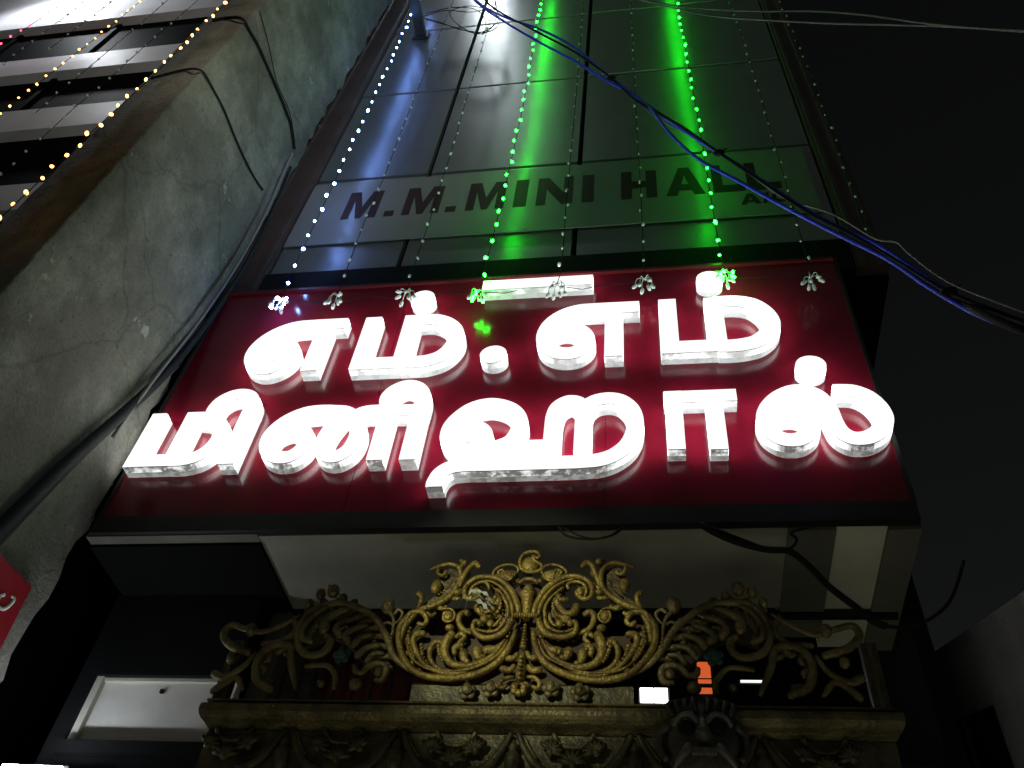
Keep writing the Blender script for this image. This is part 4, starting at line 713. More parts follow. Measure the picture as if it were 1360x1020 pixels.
light_string(NSTR['u4'], 'off', 'unlit fairy light string between the red and amber strings, nearer red', 12.5, 0.2, GN, tassel=False, seed=17)

# ------------------------------------------------------------------ flood lamp arm above the cladding
ar = thing('bracket_arm', 'black bracket arm sticking out at the top left of the cladding', 'bracket', (-2.49, FY, 12.1))
MB().box(-2.545, -2.43, 1.9, FY - 0.01, 12.06, 12.14).build('arm', M['lampbody'], ar)
MB().box(-2.58, -2.395, FY - 0.03, FY - 0.005, 12.0, 12.2).build('wall_plate', M['lampbody'], ar)
fl = thing('flood_lamp', 'flood lamp on the roof edge shining down the cladding', 'lamp', (-2.3, FY, 16.7))
MB().box(-2.34, -2.26, 2.62, FY - 0.01, 16.66, 16.74).build('arm', M['lampbody'], fl)
MB().box(-2.48, -2.12, 2.40, 2.62, 16.56, 16.80).build('housing', M['lampbody'], fl)
MB().box(-2.46, -2.14, 2.42, 2.60, 16.552, 16.558).build('lens', emit('flood_lens', (0.9, 0.96, 1.0), 4), fl)
ld = bpy.data.lights.new('flood_light', 'SPOT')
ld.energy = 110; ld.spot_size = R(125); ld.spot_blend = 1.0; ld.shadow_soft_size = 0.12; ld.color = (0.88, 0.96, 1.0)
lo = bpy.data.objects.new('flood_light', ld); COL.objects.link(lo)
lo.location = (-2.3, 2.5, 16.53); aim(lo, (-1.7, FY + 0.1, 13.2)); lo.parent = fl; lo.matrix_parent_inverse = Matrix.Translation(-Vector(fl.location))
for pts, lab in zip(COIL, ('loosely coiled black wire hanging beside the bracket arm', 'black wire loop knotted into the coil by the bracket arm', 'short black wire end dangling from the coil at the top')):
    tag(MB().tube(spline(pts, 5), 0.0048, 6).build('coiled_wire', M['wire']), lab, 'wire', 'coiled wires by the bracket arm')
# white LED lamp that lights the neighbour's upper band
nl = thing('led_flood_lamp', 'white flood lamp in front of the top white band', 'lamp', (-7.4, 2.2, 13.6))
MB().box(-7.6, -7.2, 2.15, 2.25, 13.3, 13.6).build('housing', M['lampbody'], nl)
MB().box(-7.58, -7.22, 2.251, 2.256, 13.32, 13.58).build('lens', emit('led_lens', (0.9, 0.95, 1.0), 20), nl)
ld = bpy.data.lights.new('led_flood', 'SPOT')
ld.energy = 190; ld.spot_size = R(150); ld.spot_blend = 0.8; ld.shadow_soft_size = 0.1; ld.color = (0.9, 0.95, 1.0)
lo = bpy.data.objects.new('led_flood', ld); COL.objects.link(lo)
lo.location = (-7.2, 2.27, 13.2); aim(lo, (-7.0, NY, 12.2)); lo.parent = nl; lo.matrix_parent_inverse = Matrix.Translation(-Vector(nl.location))

# ------------------------------------------------------------------ overhead cables
GC = 'overhead cables across the facade'
tag(MB().tube(spline(CABLE_BLUE_A, 5), 0.0105, 8).build('overhead_cable', M['bluewire']), 'upper blue cable crossing diagonally in front of the facade', 'cable', GC)
tag(MB().tube(spline(CABLE_BLUE_B, 5), 0.010, 8).build('overhead_cable', M['bluewire']), 'lower blue cable crossing diagonally in front of the facade', 'cable', GC)
tag(MB().tube(spline(CABLE_BLACK, 5), 0.0085, 8).build('overhead_cable', M['wire']), 'black cable twisted along the two blue cables', 'cable', GC)
tag(MB().tube(spline(FADE_COVER, 5), 0.017, 9).build('cable_fade_cover', M['wire']), 'added black cover where the blue cables fade out of the light', 'dark cover')  # cover added to stand for the cables falling out of the light
tag(MB().tube(spline(CABLE_THIN, 5), 0.004, 6).build('overhead_wire', M['greywire']), 'thin pale wire looping along the blue cables', 'wire', GC)
tag(MB().tube(spline(WIRE_A, 5), 0.0065, 6).build('overhead_wire', M['greywire']), 'upper of two grey wires crossing the dark sky at top right', 'wire', GC)
tag(MB().tube(spline(WIRE_B, 5), 0.006, 6).build('overhead_wire', M['greywire']), 'lower of two grey wires crossing the dark sky at top right', 'wire', GC)
for k, lab in ((4, 'black tape tie on the blue cables, upper left one'), (7, 'black tape tie on the blue cables beside the green string'), (12, 'black tape tie on the blue cables at the lower right')):
    p = Vector(CABLE_BLACK[k]) if k < len(CABLE_BLACK) else Vector(CABLE_BLACK[-2])
    tag(MB().ball(p, 0.035, 0.022, 0.022, 8, 6).tube([p + Vector((-.03, 0, -.01)), p + Vector((.05, -.01, .03))], [.006, .003], 5).build('cable_tie', M['wire']), lab, 'cable tie', 'ties on the overhead cables')
tw = []
a, b = Vector(STR['blue'][-1]), Vector(STR['u8'][-1])
for i in range(30):
    t = i / 29
    tw.append((a.x - 0.1 + (b.x - a.x + .2) * t, 3.33, 6.47 + 0.02 * math.sin(t * 40) + 0.012 * math.sin(t * 93)))
tag(MB().tube(tw, 0.0028, 5).build('tie_wire', M['wire']), 'thin black wire strung along the top of the red sign', 'wire')
for pts, r, lab in ((LOWCAB, 0.016, 'black cable drooping from under the sign to the right'), (LOWCAB2, 0.007, 'thin black wire looped under the right of the sign'), (LOWCAB3, 0.006, 'outer black wire loop under the middle of the sign'), (LOWCAB4, 0.004, 'inner black wire loop under the middle of the sign'), (LOWCAB5, 0.008, 'black wire curling in the dark right of the gate')):
    tag(MB().tube(spline(pts, 5), r, 7).build('hanging_wire', M['wire']), lab, 'wire', 'wires hanging under the sign')

# ------------------------------------------------------------------ interior behind the gate
gr = thing('window_grille', 'black iron grille behind the golden gate crest', 'grille', (-0.6, 4.08, 3.6))
MB().box(-2.04, 1.2, 4.07, 4.10, 4.44, 4.485).build('top_rail', M['bar'], gr)
MB().box(-2.04, 1.2, 4.07, 4.10, 3.62, 3.66).build('bottom_rail', M['bar'], gr)
for i in range(11):
    x = -2.0 + i * 0.1
    MB().box(x, x + 0.014, 4.078, 4.092, 3.66, 4.44).build('bar', M['bar'], gr)
cu = MB()
nx = 60
vs = [(-2.0 + 1.25 * i / nx, 4.55 + 0.02 * math.sin(i * 1.1) + 0.008 * math.sin(i * 2.9), z) for z in (3.0, 5.6) for i in range(nx + 1)]
cu.add(vs, [(i, i + 1, nx + 2 + i, nx + 1 + i) for i in range(nx)], True)
cu.add([(x, y + 0.01, z) for x, y, z in vs], [(nx + 1 + i, nx + 2 + i, i + 1, i) for i in range(nx)], True)
tag(cu.build('red_curtain', M['redwall']), 'dim red curtain seen through the grille bars', 'curtain')
lp = thing('ceiling_light_panel', 'bright white light seen through the gate right of centre', 'light', (-0.06, 5.45, 4.72))
MB().box(-0.160, 0.045, 5.42, 5.46, 4.71, 4.835).build('housing', M['lampbody'], lp)
MB().box(-0.147, -0.062, 5.412, 5.419, 4.722, 4.823).build('lamp', emit('white_tube', (0.9, 0.93, 1.0), 9), lp)
MB().box(-0.055, 0.030, 5.412, 5.419, 4.722, 4.823).build('lamp', emit('white_tube_2', (0.9, 0.93, 1.0), 9), lp)
op = thing('orange_light_box', 'glowing orange board seen through the right wing of the gate', 'light box', (0.27, 5.45, 4.75))
MB().box(0.215, 0.345, 5.42, 5.46, 4.775, 5.03).build('housing', M['lampbody'], op)
for a, b in ((4.79, 4.83), (4.865, 4.89), (4.905, 5.02)):
    MB().box(0.232, 0.318, 5.412, 5.419, a, b).build('lit_strip', emit('orange_glow', (1.0, 0.15, 0.03), 0.6), op)
tl = thing('tube_light', 'thin white tube light seen through the far right of the gate', 'light', (0.58, 5.44, 4.86))
MB().tube([(0.505, 5.42, 4.884), (0.66, 5.42, 4.884)], 0.008, 8).build('tube', emit('thin_tube', (0.95, 1, 0.95), 1.3), tl)
MB().box(0.49, 0.675, 5.43, 5.45, 4.872, 4.90).build('batten', M['lampbody'], tl)

# tube light at the lower left, by the wall
t2 = thing('shop_tube_light', 'bright tube light at the bottom left by the cement wall', 'light', (-2.88, 3.72, 3.32))
MB().tube([(-3.03, 3.7, 3.358), (-2.735, 3.7, 3.355)], 0.018, 10).build('tube', emit('shop_tube', (0.88, 0.93, 1.0), 90), t2)
MB().box(-3.04, -2.72, 3.72, 3.76, 3.325, 3.385).build('batten', M['lampbody'], t2)

# ------------------------------------------------------------------ stair wall on the right
sw = thing('stair_wall', 'dark grey sloping stair wall right of the gate', 'wall', (1.55, 4.2, 0))
def slope(y): return 4.038 + (y - 3.316) * (4.969 - 4.038) / (5.5 - 3.316)
m = MB()
pts = [(2.0, 0), (7.0, 0), (7.0, slope(7.0)), (2.0, slope(2.0))]
vs = [(1.5, y, z) for y, z in pts] + [(1.66, y, z) for y, z in pts]
m.add(vs, [(0, 3, 2, 1), (4, 5, 6, 7), (2, 3, 7, 6), (0, 1, 5, 4), (1, 2, 6, 5), (3, 0, 4, 7)])
m.build('wall_body', M['rgrey'], sw)
for y0, y1, zt0 in ((4.05, 4.45, 3.945), (4.52, 4.90, 4.13)):
    d = MB(); d.add([(1.495, y0, 2.6), (1.495, y1, 2.6), (1.495, y1, zt0 + (y1 - y0) * .39), (1.495, y0, zt0)], [(0, 3, 2, 1)])
    d.add([(1.498, y0, 2.6), (1.498, y1, 2.6), (1.498, y1, zt0 + (y1 - y0) * .39), (1.498, y0, zt0)], [(0, 1, 2, 3)])
    d.build('dark_opening', M['dark'], sw)

# ------------------------------------------------------------------ carved golden gate
XC = ORN['XC']; GY = 3.55
gate = thing('carved_gate', 'carved golden gate crest with scrolls under the red sign', 'gate', (XC, GY, 0))
def prof_x(name, prof, x0, x1, material, parent, flare=0.0):
    m = MB(); n = len(prof)
    ymax = max(p[0] for p in prof)
    vs = [(x0 - flare * (ymax - y), y, z) for y, z in prof] + [(x1 + flare * (ymax - y), y, z) for y, z in prof]
    fs = [(i, i + 1, n + i + 1, n + i) for i in range(n - 1)]
    fs += [tuple(range(n)), tuple(reversed(range(n, 2 * n)))]
    m.add(vs, fs)
    return m.build(name, material, parent)
GX0, GX1 = -1.985, 0.885
cor = [(3.62, 3.605), (3.492, 3.605), (3.488, 3.594), (3.500, 3.590), (3.502, 3.583), (3.480, 3.578), (3.466, 3.568), (3.462, 3.552), (3.464, 3.534), (3.474, 3.520), (3.492, 3.510), (3.52, 3.504), (3.548, 3.492), (3.62, 3.490)]
prof_x('cornice', cor, GX0, GX1, M['oldgold'], gate, flare=0.35)
prof_x('frieze', [(3.62, 3.489), (3.553, 3.489), (3.553, 3.16), (3.62, 3.16)], GX0 - 0.02, GX1 + 0.02, M['bronze'], gate)
prof_x('lintel', [(3.62, 3.159), (3.50, 3.159), (3.49, 3.13), (3.52, 3.10), (3.52, 2.9), (3.62, 2.9)], GX0 - 0.02, GX1 + 0.02, M['bronze'], gate)
for x0, x1 in ((GX0, GX0 + 0.28), (GX1 - 0.28, GX1)):
    MB().box(x0, x1, 3.52, 3.66, 0, 2.9).build('jamb', M['bronze'], gate)
    xm = (x0 + x1) / 2
    MB().lathe([(0.10, 0.0), (0.10, 0.3), (0.07, 0.36), (0.065, 2.4), (0.10, 2.5), (0.11, 2.62), (0.09, 2.9)], (xm, 3.50, 0), 14).build('column', M['bronze'], gate)
# end posts of the crest
for x in (-2.00, 0.885):
    MB().box(x - 0.035, x + 0.03, 3.53, 3.575, 3.606, 3.93).build('end_post', M['bronze'], gate)
    MB().box(x - 0.012, x + 0.006, 3.522, 3.529, 3.62, 3.92).build('post_bead', M['oldgold'], gate)
# plinth
prof_x('plinth', [(3.62, 3.72), (3.545, 3.72), (3.53, 3.705), (3.535, 3.62), (3.525, 3.607), (3.62, 3.607)], XC - 0.49, XC + 0.49, M['bronze'], gate)
def material_for(x):
    return M['gold'] if abs(x) < 0.56 else (M['winggold'] if abs(x) < 1.1 else M['winggold'])
def scroll(name, pts, r0, r1, yo, sgn):
    fat = {'leaf': 1.9, 'stem': 1.5, 'petal': 1.5, 'paisley': 1.25, 'scroll_rib': 1.45, 'curl': 1.5, 'horn_leaf': 1.7}.get(name, 1.55)
    if min(p[0] for p in pts) > 0.95: fat = 0.95
    jt = lambda: random.uniform(-0.0035, 0.0035)
    P = spline([(XC + sgn * x + jt(), GY - yo + jt(), z + jt()) for x, z in pts], 5)
    n = len(P)
    rs = []
    for i in range(n):
        t = i / (n - 1)
        r = (r0 + (r1 - r0) * t) * fat
        r *= 0.55 + 0.45 * min(1, t / 0.12)
        r *= 0.75 + 0.25 * min(1, (1 - t) / 0.06)
        rs.append(max(r, 0.0035))
    m = MB().tube(P, rs, 8, flat=0.85, ref=(0, 1, 0))
    e = P[-1]
    m.ball((e.x, e.y, e.z), rs[-1] * 1.15, rs[-1] * 0.95, rs[-1] * 1.15, 8, 6)
    xm = sum(p[0] for p in pts) / len(pts)
    return m.build(name, material_for(xm), gate)
KIND = {'scroll': 'scroll', 'rib': 'scroll_rib', 'leaf': 'leaf', 'hook': 'hook_scroll', 'paisley': 'paisley', 'horn': 'horn_leaf', 'curl': 'curl', 'stem': 'stem', 'petal': 'petal', 'ring': 'ring_scroll'}
for kind, pts, r0, r1, yo in ORN['st']:
    for sgn in (1, -1):
        scroll(KIND[kind], pts, r0, r1, yo, sgn)
def lobes(pts, n, length, rad, side, t0, t1, yo, sgn, lean=0.6):
    P = spline([(x, 0, z) for x, z in pts], 8)
    for k in range(n):
        t = t0 + (t1 - t0) * k / max(1, n - 1)
        i = min(len(P) - 2, int(t * (len(P) - 1)))
        p = P[i]; d = (P[i + 1] - P[i]).normalized()
        nr = Vector((-d.z, 0, d.x)) * side
        L = length * random.uniform(0.85, 1.15)
        c = [p, p + nr * L * .45 + d * L * lean * .5, p + nr * L * .8 + d * L * lean * 1.0, p + nr * L * .72 + d * L * lean * 1.5]
        Q = spline([(XC + sgn * q.x, GY - yo, q.z) for q in c], 4)
        m_ = len(Q)
        rs = [rad * (0.45 + 0.75 * math.sin(math.pi * min(1, 0.25 + 0.62 * j / (m_ - 1)))) for j in range(m_)]
        mb = MB().tube(Q, rs, 7, flat=0.8, ref=(0, 1, 0))
        e = Q[-1]; mb.ball((e.x, e.y, e.z), rs[-1] * 1.2, rs[-1], rs[-1] * 1.2, 7, 5)
        mb.build('leaf_lobe', material_for(p.x), gate)
big = [a for a in ORN['st'] if a[0] == 'scroll']
for sgn in (1, -1):
    lobes(big[0][1], 7, 0.05, 0.012, -1, 0.10, 0.55, 0.03, sgn)
    lobes(big[1][1], 6, 0.045, 0.011, 1, 0.12, 0.62, 0.035, sgn)
    lobes(big[2][1], 6, 0.05, 0.012, 1, 0.30, 0.72, 0.025, sgn)
    lobes(big[3][1], 11, 0.075, 0.014, 1, 0.15, 0.80, 0.02, sgn, lean=0.45)
    lobes(big[4][1], 13, 0.085, 0.015, -1, 0.12, 0.62, 0.015, sgn, lean=0.5)
    lobes(big[4][1], 5, 0.05, 0.013, 1, 0.38, 0.60, 0.02, sgn, lean=0.4)
    lobes(big[5][1], 5, 0.05, 0.013, -1, 0.25, 0.85, 0.02, sgn)
for x, z, rx, rz, yo in ORN['ball']:
    for sgn in (1, -1):
        m = MB().ball((XC + sgn * x, GY - yo, z), rx * (1.2 if x < 0.9 else 0.85), rx * 0.9, rz * (1.15 if x < 0.9 else 0.85), 12, 9)
        # a carved seam round the bud
        m.tube(spline([(XC + sgn * x - rx * .7, GY - yo - rx * .5, z + rz * .5), (XC + sgn * x, GY - yo - rx * .84, z), (XC + sgn * x + rx * .5, GY - yo - rx * .62, z - rz * .55)], 4), rx * 0.13, 5)
        m.build('bud', material_for(x), gate)
for pts, r0, r1, n in ORN['bead']:
    for sgn in (1, -1):
        P = spline([(XC + sgn * x, GY - 0.05, z) for x, z in pts], 8)
        m = MB()
        for k in range(n):
            t = k / (n - 1)
            q = P[min(len(P) - 1, int(t * (len(P) - 1)))]
            r = r0 + (r1 - r0) * t
            m.ball(q, r, r, r, 8, 6)
        m.build('bead_row', material_for(pts[0][0]), gate)
def rosette(x, z, r, y, material, name='rosette'):
    m = MB()
    m.ball((x, y, z), r * 0.62, r * 0.6, r * 0.62, 12, 8)
    for k in range(5):
        a = 2 * math.pi * k / 5 + 0.5
        c = (x + math.cos(a) * r * 0.6, y + r * 0.15, z + math.sin(a) * r * 0.6)
        m.ball(c, r * 0.46, r * 0.26, r * 0.46, 9, 6)
    sp = [(x + math.cos(t) * r * (0.1 + 0.07 * t), y - r * (0.60 - 0.055 * t), z + math.sin(t) * r * (0.1 + 0.07 * t)) for t in np.arange(0, 7.0, 0.5)]
    m.tube(sp, r * 0.10, 6)
    return m.build(name, material, gate)
for x, z, r in ORN['ros']: rosette(x, z, r * 1.1, GY - 0.05, M['oldgold'])
for x, z, r in ORN['grn']:
    for sgn in (1, -1): rosette(XC + sgn * x, z, r, GY - 0.05, M['verd'])
# top paisley finial
tp = [(-0.05, 4.336), (-0.053, 4.372), (-0.036, 4.409), (-0.001, 4.424), (0.034, 4.415), (0.044, 4.39), (0.026, 4.384), (0.011, 4.396), (0.02, 4.365), (0.057, 4.341), (0.056, 4.316), (0.027, 4.299), (-0.012, 4.299), (-0.044, 4.323), (-0.051, 4.345)]
MB().tube(spline([(XC + x, GY - 0.05, z) for x, z in tp], 5), 0.0105, 8).build('finial_paisley', M['gold'], gate)
MB().ball((XC - 0.004, GY - 0.035, 4.345), 0.048, 0.03, 0.055, 14, 9).build('finial_bud', M['gold'], gate)
for sgn in (1, -1):
    MB().ball((XC + sgn * 0.115, GY - 0.035, 4.285), 0.06, 0.022, 0.036, 12, 8).build('crown_leaf', M['gold'], gate)
# urn, collar and clasp on the centre line
MB().lathe([(0.012, 4.03), (0.02, 4.05), (0.033, 4.16), (0.041, 4.172), (0.043, 4.182), (0.03, 4.188), (0.024, 4.196), (0.028, 4.212), (0.018, 4.228), (0.008, 4.236)], (XC, GY - 0.03, 0), 18).build('urn', M['gold'], gate)
MB().tube(spline([(XC - 0.048, GY - 0.05, 4.232), (XC - 0.02, GY - 0.055, 4.25), (XC + 0.02, GY - 0.055, 4.25), (XC + 0.048, GY - 0.05, 4.232)], 5), 0.011, 8).build('urn_arch', M['gold'], gate)
m = MB()
for k in range(11):
    m.ball((XC - 0.055 + 0.011 * k, GY - 0.075, 4.034), 0.0075, 0.012, 0.014, 8, 6)
m.build('rope_clasp', M['gold'], gate)
m = MB()
for k in range(8):
    t = k / 7; m.ball((XC + 0.002, GY - 0.05, 3.995 - 0.115 * t), 0.009 + 0.009 * t, 0.012 + .006 * t, 0.008 + 0.004 * t, 10, 7)
m.build('bead_row', M['gold'], gate)
MB().tube([(XC, GY - 0.03, 3.87), (XC, GY - 0.04, 3.82), (XC, GY - 0.04, 3.75), (XC, GY - 0.03, 3.70)], [0.006, 0.018, 0.026, 0.02], 10).build('palmette_stem', M['gold'], gate)
m = MB()
for k in range(6):
    m.ball((XC, GY - 0.066, 3.82 - 0.021 * k), 0.011, 0.011, 0.009, 8, 6)
m.build('bead_row', M['gold'], gate)
m = MB()
for k, a in enumerate((-90, -150, -30, 150, 30)):
    a = R(a); m.ball((XC + math.cos(a) * 0.024, GY - 0.05, 3.672 + math.sin(a) * 0.018), 0.017, 0.014, 0.017, 8, 6)
m.build('palmette_flower', M['gold'], gate)
# carved ground behind the scrolls of the bowl
bk = [(0.0, 4.04), (0.03, 3.99), (0.07, 3.90), (0.14, 3.82), (0.24, 3.77), (0.36, 3.755), (0.47, 3.79), (0.55, 3.86), (0.585, 3.94), (0.57, 4.02), (0.50, 4.03), (0.45, 3.965), (0.36, 3.965), (0.30, 4.0), (0.22, 4.02), (0.13, 4.05), (0.10, 4.12), (0.08, 4.22), (0.04, 4.26), (0.0, 4.26)]
for sgn in (1, -1):
    lpz = [[(XC + sgn * x, z) for x, z in bk]]
    MB().prism_xz(lpz, GY - 0.012, GY + 0.02).build('carved_ground', M['recess_shade'], gate)
for pts_, mt in ((ORN['plate_c'], M['oldgold']), (ORN['plate_s'], M['oldgold']), (ORN['plate_t'], M['oldgold'])):
    for sgn in (1, -1):
        MB().prism_xz([[(XC + sgn * x, z) for x, z in pts_]], GY - 0.02, GY + 0.015).build('carved_ground', mt, gate)
wg = [(0.60, 3.80), (0.66, 3.86), (0.72, 3.97), (0.80, 4.05), (0.90, 4.085), (1.0, 4.06), (1.06, 3.98), (1.07, 3.90), (1.0, 3.93), (0.93, 3.96), (0.86, 3.93), (0.80, 3.88), (0.74, 3.82), (0.68, 3.77)]
for sgn in (1, -1):
    MB().prism_xz([[(XC + sgn * x, z) for x, z in wg]], GY - 0.008, GY + 0.018).build('carved_ground', M['bronze'], gate)
MB().prism_xz([[(XC - 0.2, 3.72), (XC + 0.2, 3.72), (XC + 0.1, 3.80), (XC + 0.03, 3.95), (XC - 0.03, 3.95), (XC - 0.1, 3.80)]], GY - 0.01, GY + 0.022).build('carved_ground', M['recess_shade'], gate)

# frieze: repeated swags, loops and shells
def frieze_strokes(xc):
    y = 3.532
    def st(nm, pts, r0, r1, material=M['bronze']):
        P = spline([(x, y, z) for x, z in pts], 5)
        n = len(P)
        MB().tube(P, [r0 + (r1 - r0) * i / (n - 1) for i in range(n)], 8, flat=0.7, ref=(0, 1, 0)).build(nm, material, gate)
    for s in (1, -1):
        st('swag', [(xc + s * 0.015, 3.487), (xc + s * 0.035, 3.44), (xc + s * 0.075, 3.375), (xc + s * 0.12, 3.33), (xc + s * 0.18, 3.30)], 0.012, 0.024)
        st('bead_trail', [(xc + s * 0.04, 3.475), (xc + s * 0.062, 3.43), (xc + s * 0.10, 3.375)], 0.005, 0.008, M['oldgold'])
    MB().lathe([(0.006, 3.455), (0.012, 3.44), (0.022, 3.42), (0.016, 3.405), (0.03, 3.39), (0.035, 3.36), (0.03, 3.33), (0.02, 3.30)], (xc, y - 0.005, 0), 12).build('baluster', M['bronze'], gate)
def frieze_mid(xm):
    y = 3.532
    P = spline([(xm - 0.085, y, 3.487), (xm - 0.06, y, 3.445), (xm, y, 3.425), (xm + 0.06, y, 3.445), (xm + 0.085, y, 3.487)], 6)
    MB().tube(P, 0.0105, 8, ref=(0, 1, 0)).build('loop', M['oldgold'], gate)
    for dx, z, r, a0 in ((-0.095, 3.40, 0.055, -120), (0.095, 3.40, 0.055, -60), (0.0, 3.35, 0.06, -90)):
        m = MB()
        for k in range(7):
            a = R(a0 + 180 + (k - 3) * 24)
            tip = (xm + dx + math.cos(a) * r, y - 0.006, z + math.sin(a) * r)
            m.tube([(xm + dx, y - 0.012, z), ((xm + dx + tip[0]) / 2, y - 0.02, (z + tip[2]) / 2), tip], [0.006, 0.010, 0.011], 6)
        m.ball((xm + dx, y - 0.012, z), 0.018, 0.015, 0.018, 8, 6)
        m.build('shell', M['bronze'], gate)
for k in range(-3, 4):
    if abs(k) < 3: frieze_strokes(XC - 0.005 + 0.5 * k)
    if k < 3 and k != 1: frieze_mid(XC + 0.243 + 0.5 * k)

# guardian mask on the cornice
mk = thing('guardian_mask', 'dark carved demon mask with pale tusks on the gate cornice', 'mask', (XC + 0.77, 3.44, 3.3))
mx, my, mz = XC + 0.765, 3.45, 3.43
MB().ball((mx, my + 0.03, mz), 0.155, 0.09, 0.185, 20, 14).build('head', M['mask'], mk)
for s in (1, -1):
    MB().tube(spline([(mx + s * 0.015, my - 0.075, mz + 0.035), (mx + s * 0.05, my - 0.085, mz + 0.062), (mx + s * 0.09, my - 0.07, mz + 0.058), (mx + s * 0.115, my - 0.05, mz + 0.03)], 5), [0.011] * 16, 7).build('brow', M['ivory'], mk)
    MB().ball((mx + s * 0.062, my - 0.062, mz + 0.018), 0.034, 0.026, 0.03, 12, 8).build('eye', M['wire'], mk)
    MB().tube(spline([(mx + s * 0.058, my - 0.082, mz - 0.07), (mx + s * 0.075, my - 0.095, mz - 0.10), (mx + s * 0.105, my - 0.08, mz - 0.135), (mx + s * 0.125, my - 0.06, mz - 0.165)], 5), [0.017, 0.0175, 0.0175, 0.017, 0.0165, 0.016, 0.015, 0.014, 0.013, 0.012, 0.011, 0.009, 0.008, 0.006, 0.005, 0.003], 7).build('tusk', M['ivory'], mk)
    for k in range(4):
        MB().tube(spline([(mx + s * (0.02 + 0.03 * k), my - 0.05 + .008 * k, mz + 0.09), (mx + s * (0.03 + 0.034 * k), my - 0.05 + .014 * k, mz + 0.14), (mx + s * (0.02 + 0.028 * k), my - 0.0 + .01 * k, mz + 0.18)], 4), [0.012] * 9, 6).build('hair_lock', M['mask'], mk)
    MB().tube(spline([(mx + s * 0.13, my - 0.02, mz + 0.05), (mx + s * 0.165, my, mz + 0.02), (mx + s * 0.165, my, mz - 0.05), (mx + s * 0.14, my - .01, mz - 0.09)], 4), [0.016] * 13, 7).build('ear', M['mask'], mk)
MB().tube(spline([(mx, my - 0.075, mz + 0.05), (mx, my - 0.095, mz), (mx, my - 0.115, mz - 0.04)], 4), [0.012, .014, .016, .018, .02, .023, .026, .03, .033], 9).build('nose', M['mask'], mk)
m = MB()
for k in range(7): m.box(mx - 0.045 + 0.0135 * k, mx - 0.034 + 0.0135 * k, my - 0.082, my - 0.06, mz - 0.095, mz - 0.072)
m.build('teeth', M['ivory'], mk)

# torn plastic caught on the left scroll
pl = thing('plastic_scrap', 'torn pale plastic scrap caught on the left gold scroll', 'plastic scrap', (-0.85, 3.44, 4.08))
def ribbon(pts, w, tw):
    P = spline(pts, 6); m = MB(); vs = []
    for i, p in enumerate(P):
        a = tw * i / len(P)
        d = Vector((0.3 * math.cos(a), math.sin(a) * 0.6, math.cos(a))) * (w * (0.6 + 0.4 * math.sin(i * 1.3)))
        vs += [p - d, p + d]
    vs2 = [(x, y + 0.002, z) for x, y, z in vs]
    n = len(P)
    m.add(vs, [(2 * i, 2 * i + 2, 2 * i + 3, 2 * i + 1) for i in range(n - 1)], True)
    m.add(vs2, [(2 * i + 1, 2 * i + 3, 2 * i + 2, 2 * i) for i in range(n - 1)], True)
    m.build('plastic_strip', M['plastic'], pl)
ribbon([(-0.925, 3.43, 4.065), (-0.905, 3.41, 4.085), (-0.885, 3.43, 4.075), (-0.89, 3.42, 4.05)], 0.026, 3)
ribbon([(-0.88, 3.42, 4.125), (-0.85, 3.40, 4.115), (-0.81, 3.42, 4.085), (-0.77, 3.43, 4.055)], 0.020, 2)
ribbon([(-0.875, 3.43, 4.12), (-0.86, 3.41, 4.075), (-0.82, 3.42, 4.07), (-0.785, 3.43, 4.035)], 0.015, 4)
ribbon([(-0.85, 3.42, 4.13), (-0.80, 3.41, 4.11), (-0.76, 3.42, 4.06)], 0.013, 1)

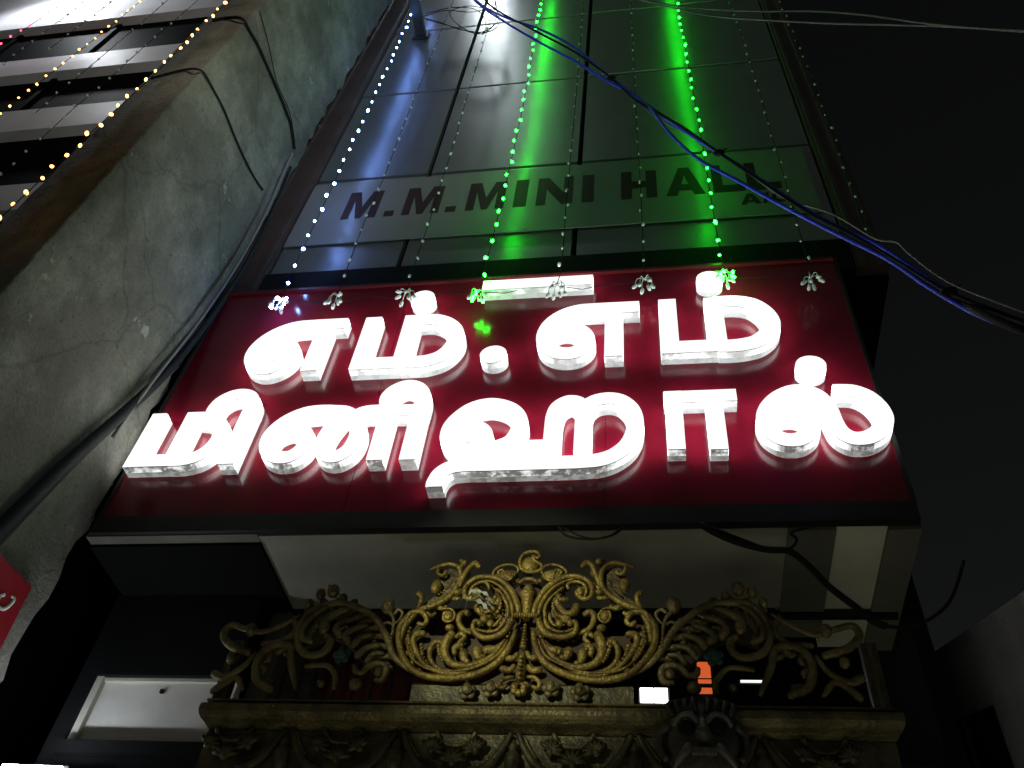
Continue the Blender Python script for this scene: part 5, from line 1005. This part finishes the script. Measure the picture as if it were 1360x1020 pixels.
# added lamps behind the camera, out of view: paving bounce, wall fill, crest fill
sl = thing('bounce_lamp', 'unseen lamp on a pole, added to light the paving and the cement wall', 'lamp', (1.6, -1.2, 0))
MB().lathe([(0.07, 0), (0.06, 0.5), (0.045, 5.3)], (1.9, -1.6, 0), 12).build('pole', M['lampbody'], sl)
MB().tube([(1.9, -1.6, 5.25), (1.75, -1.4, 5.4), (1.5, -1.1, 5.42)], 0.03, 8).build('bracket', M['lampbody'], sl)
MB().box(1.2, 1.55, -1.15, -0.95, 5.38, 5.46).build('housing', M['lampbody'], sl)
ld = bpy.data.lights.new('paving_light', 'SPOT')
ld.energy = 2600; ld.spot_size = R(56); ld.spot_blend = 0.7; ld.shadow_soft_size = 0.08; ld.color = (1.0, 0.98, 0.80)
lo = bpy.data.objects.new('paving_light', ld); COL.objects.link(lo)
lo.location = (1.3, -1.05, 5.36); aim(lo, (-0.5, 2.75, 0.0)); lo.parent = sl; lo.matrix_parent_inverse = Matrix.Translation(-Vector(sl.location))
MB().box(1.32, 1.5, -1.35, -1.18, 5.50, 5.66).build('fill_head', M['lampbody'], sl)  # second head added to brighten the upper cement wall
ld = bpy.data.lights.new('wall_fill', 'SPOT')
ld.energy = 500; ld.spot_size = R(54); ld.spot_blend = 1.0; ld.shadow_soft_size = 0.3; ld.color = (1.0, 0.99, 0.90)
lo = bpy.data.objects.new('wall_fill', ld); COL.objects.link(lo)
lo.location = (1.3, -1.2, 5.6); aim(lo, (-3.05, 2.5, 9.3)); lo.parent = sl; lo.matrix_parent_inverse = Matrix.Translation(-Vector(sl.location))
sh = thing('crest_fill_lamp', 'unseen lamp on a post, added to light the gate crest', 'lamp', (-3.3, -2.2, 0))  # added lamp, out of view, to bring out the crest relief
MB().lathe([(0.06, 0), (0.05, 0.5), (0.04, 4.9)], (-3.3, -2.2, 0), 12).build('pole', M['lampbody'], sh)
MB().box(-3.4, -3.2, -2.25, -2.06, 4.9, 5.1).build('housing', M['lampbody'], sh)
ld = bpy.data.lights.new('crest_light', 'SPOT')
ld.energy = 900; ld.spot_size = R(13.5); ld.spot_blend = 1.0; ld.shadow_soft_size = 0.05; ld.color = (1.0, 0.97, 0.66)
lo = bpy.data.objects.new('crest_light', ld); COL.objects.link(lo)
lo.location = (-3.25, -2.0, 5.0); aim(lo, (XC, GY, 4.00)); lo.parent = sh; lo.matrix_parent_inverse = Matrix.Translation(-Vector(sh.location))
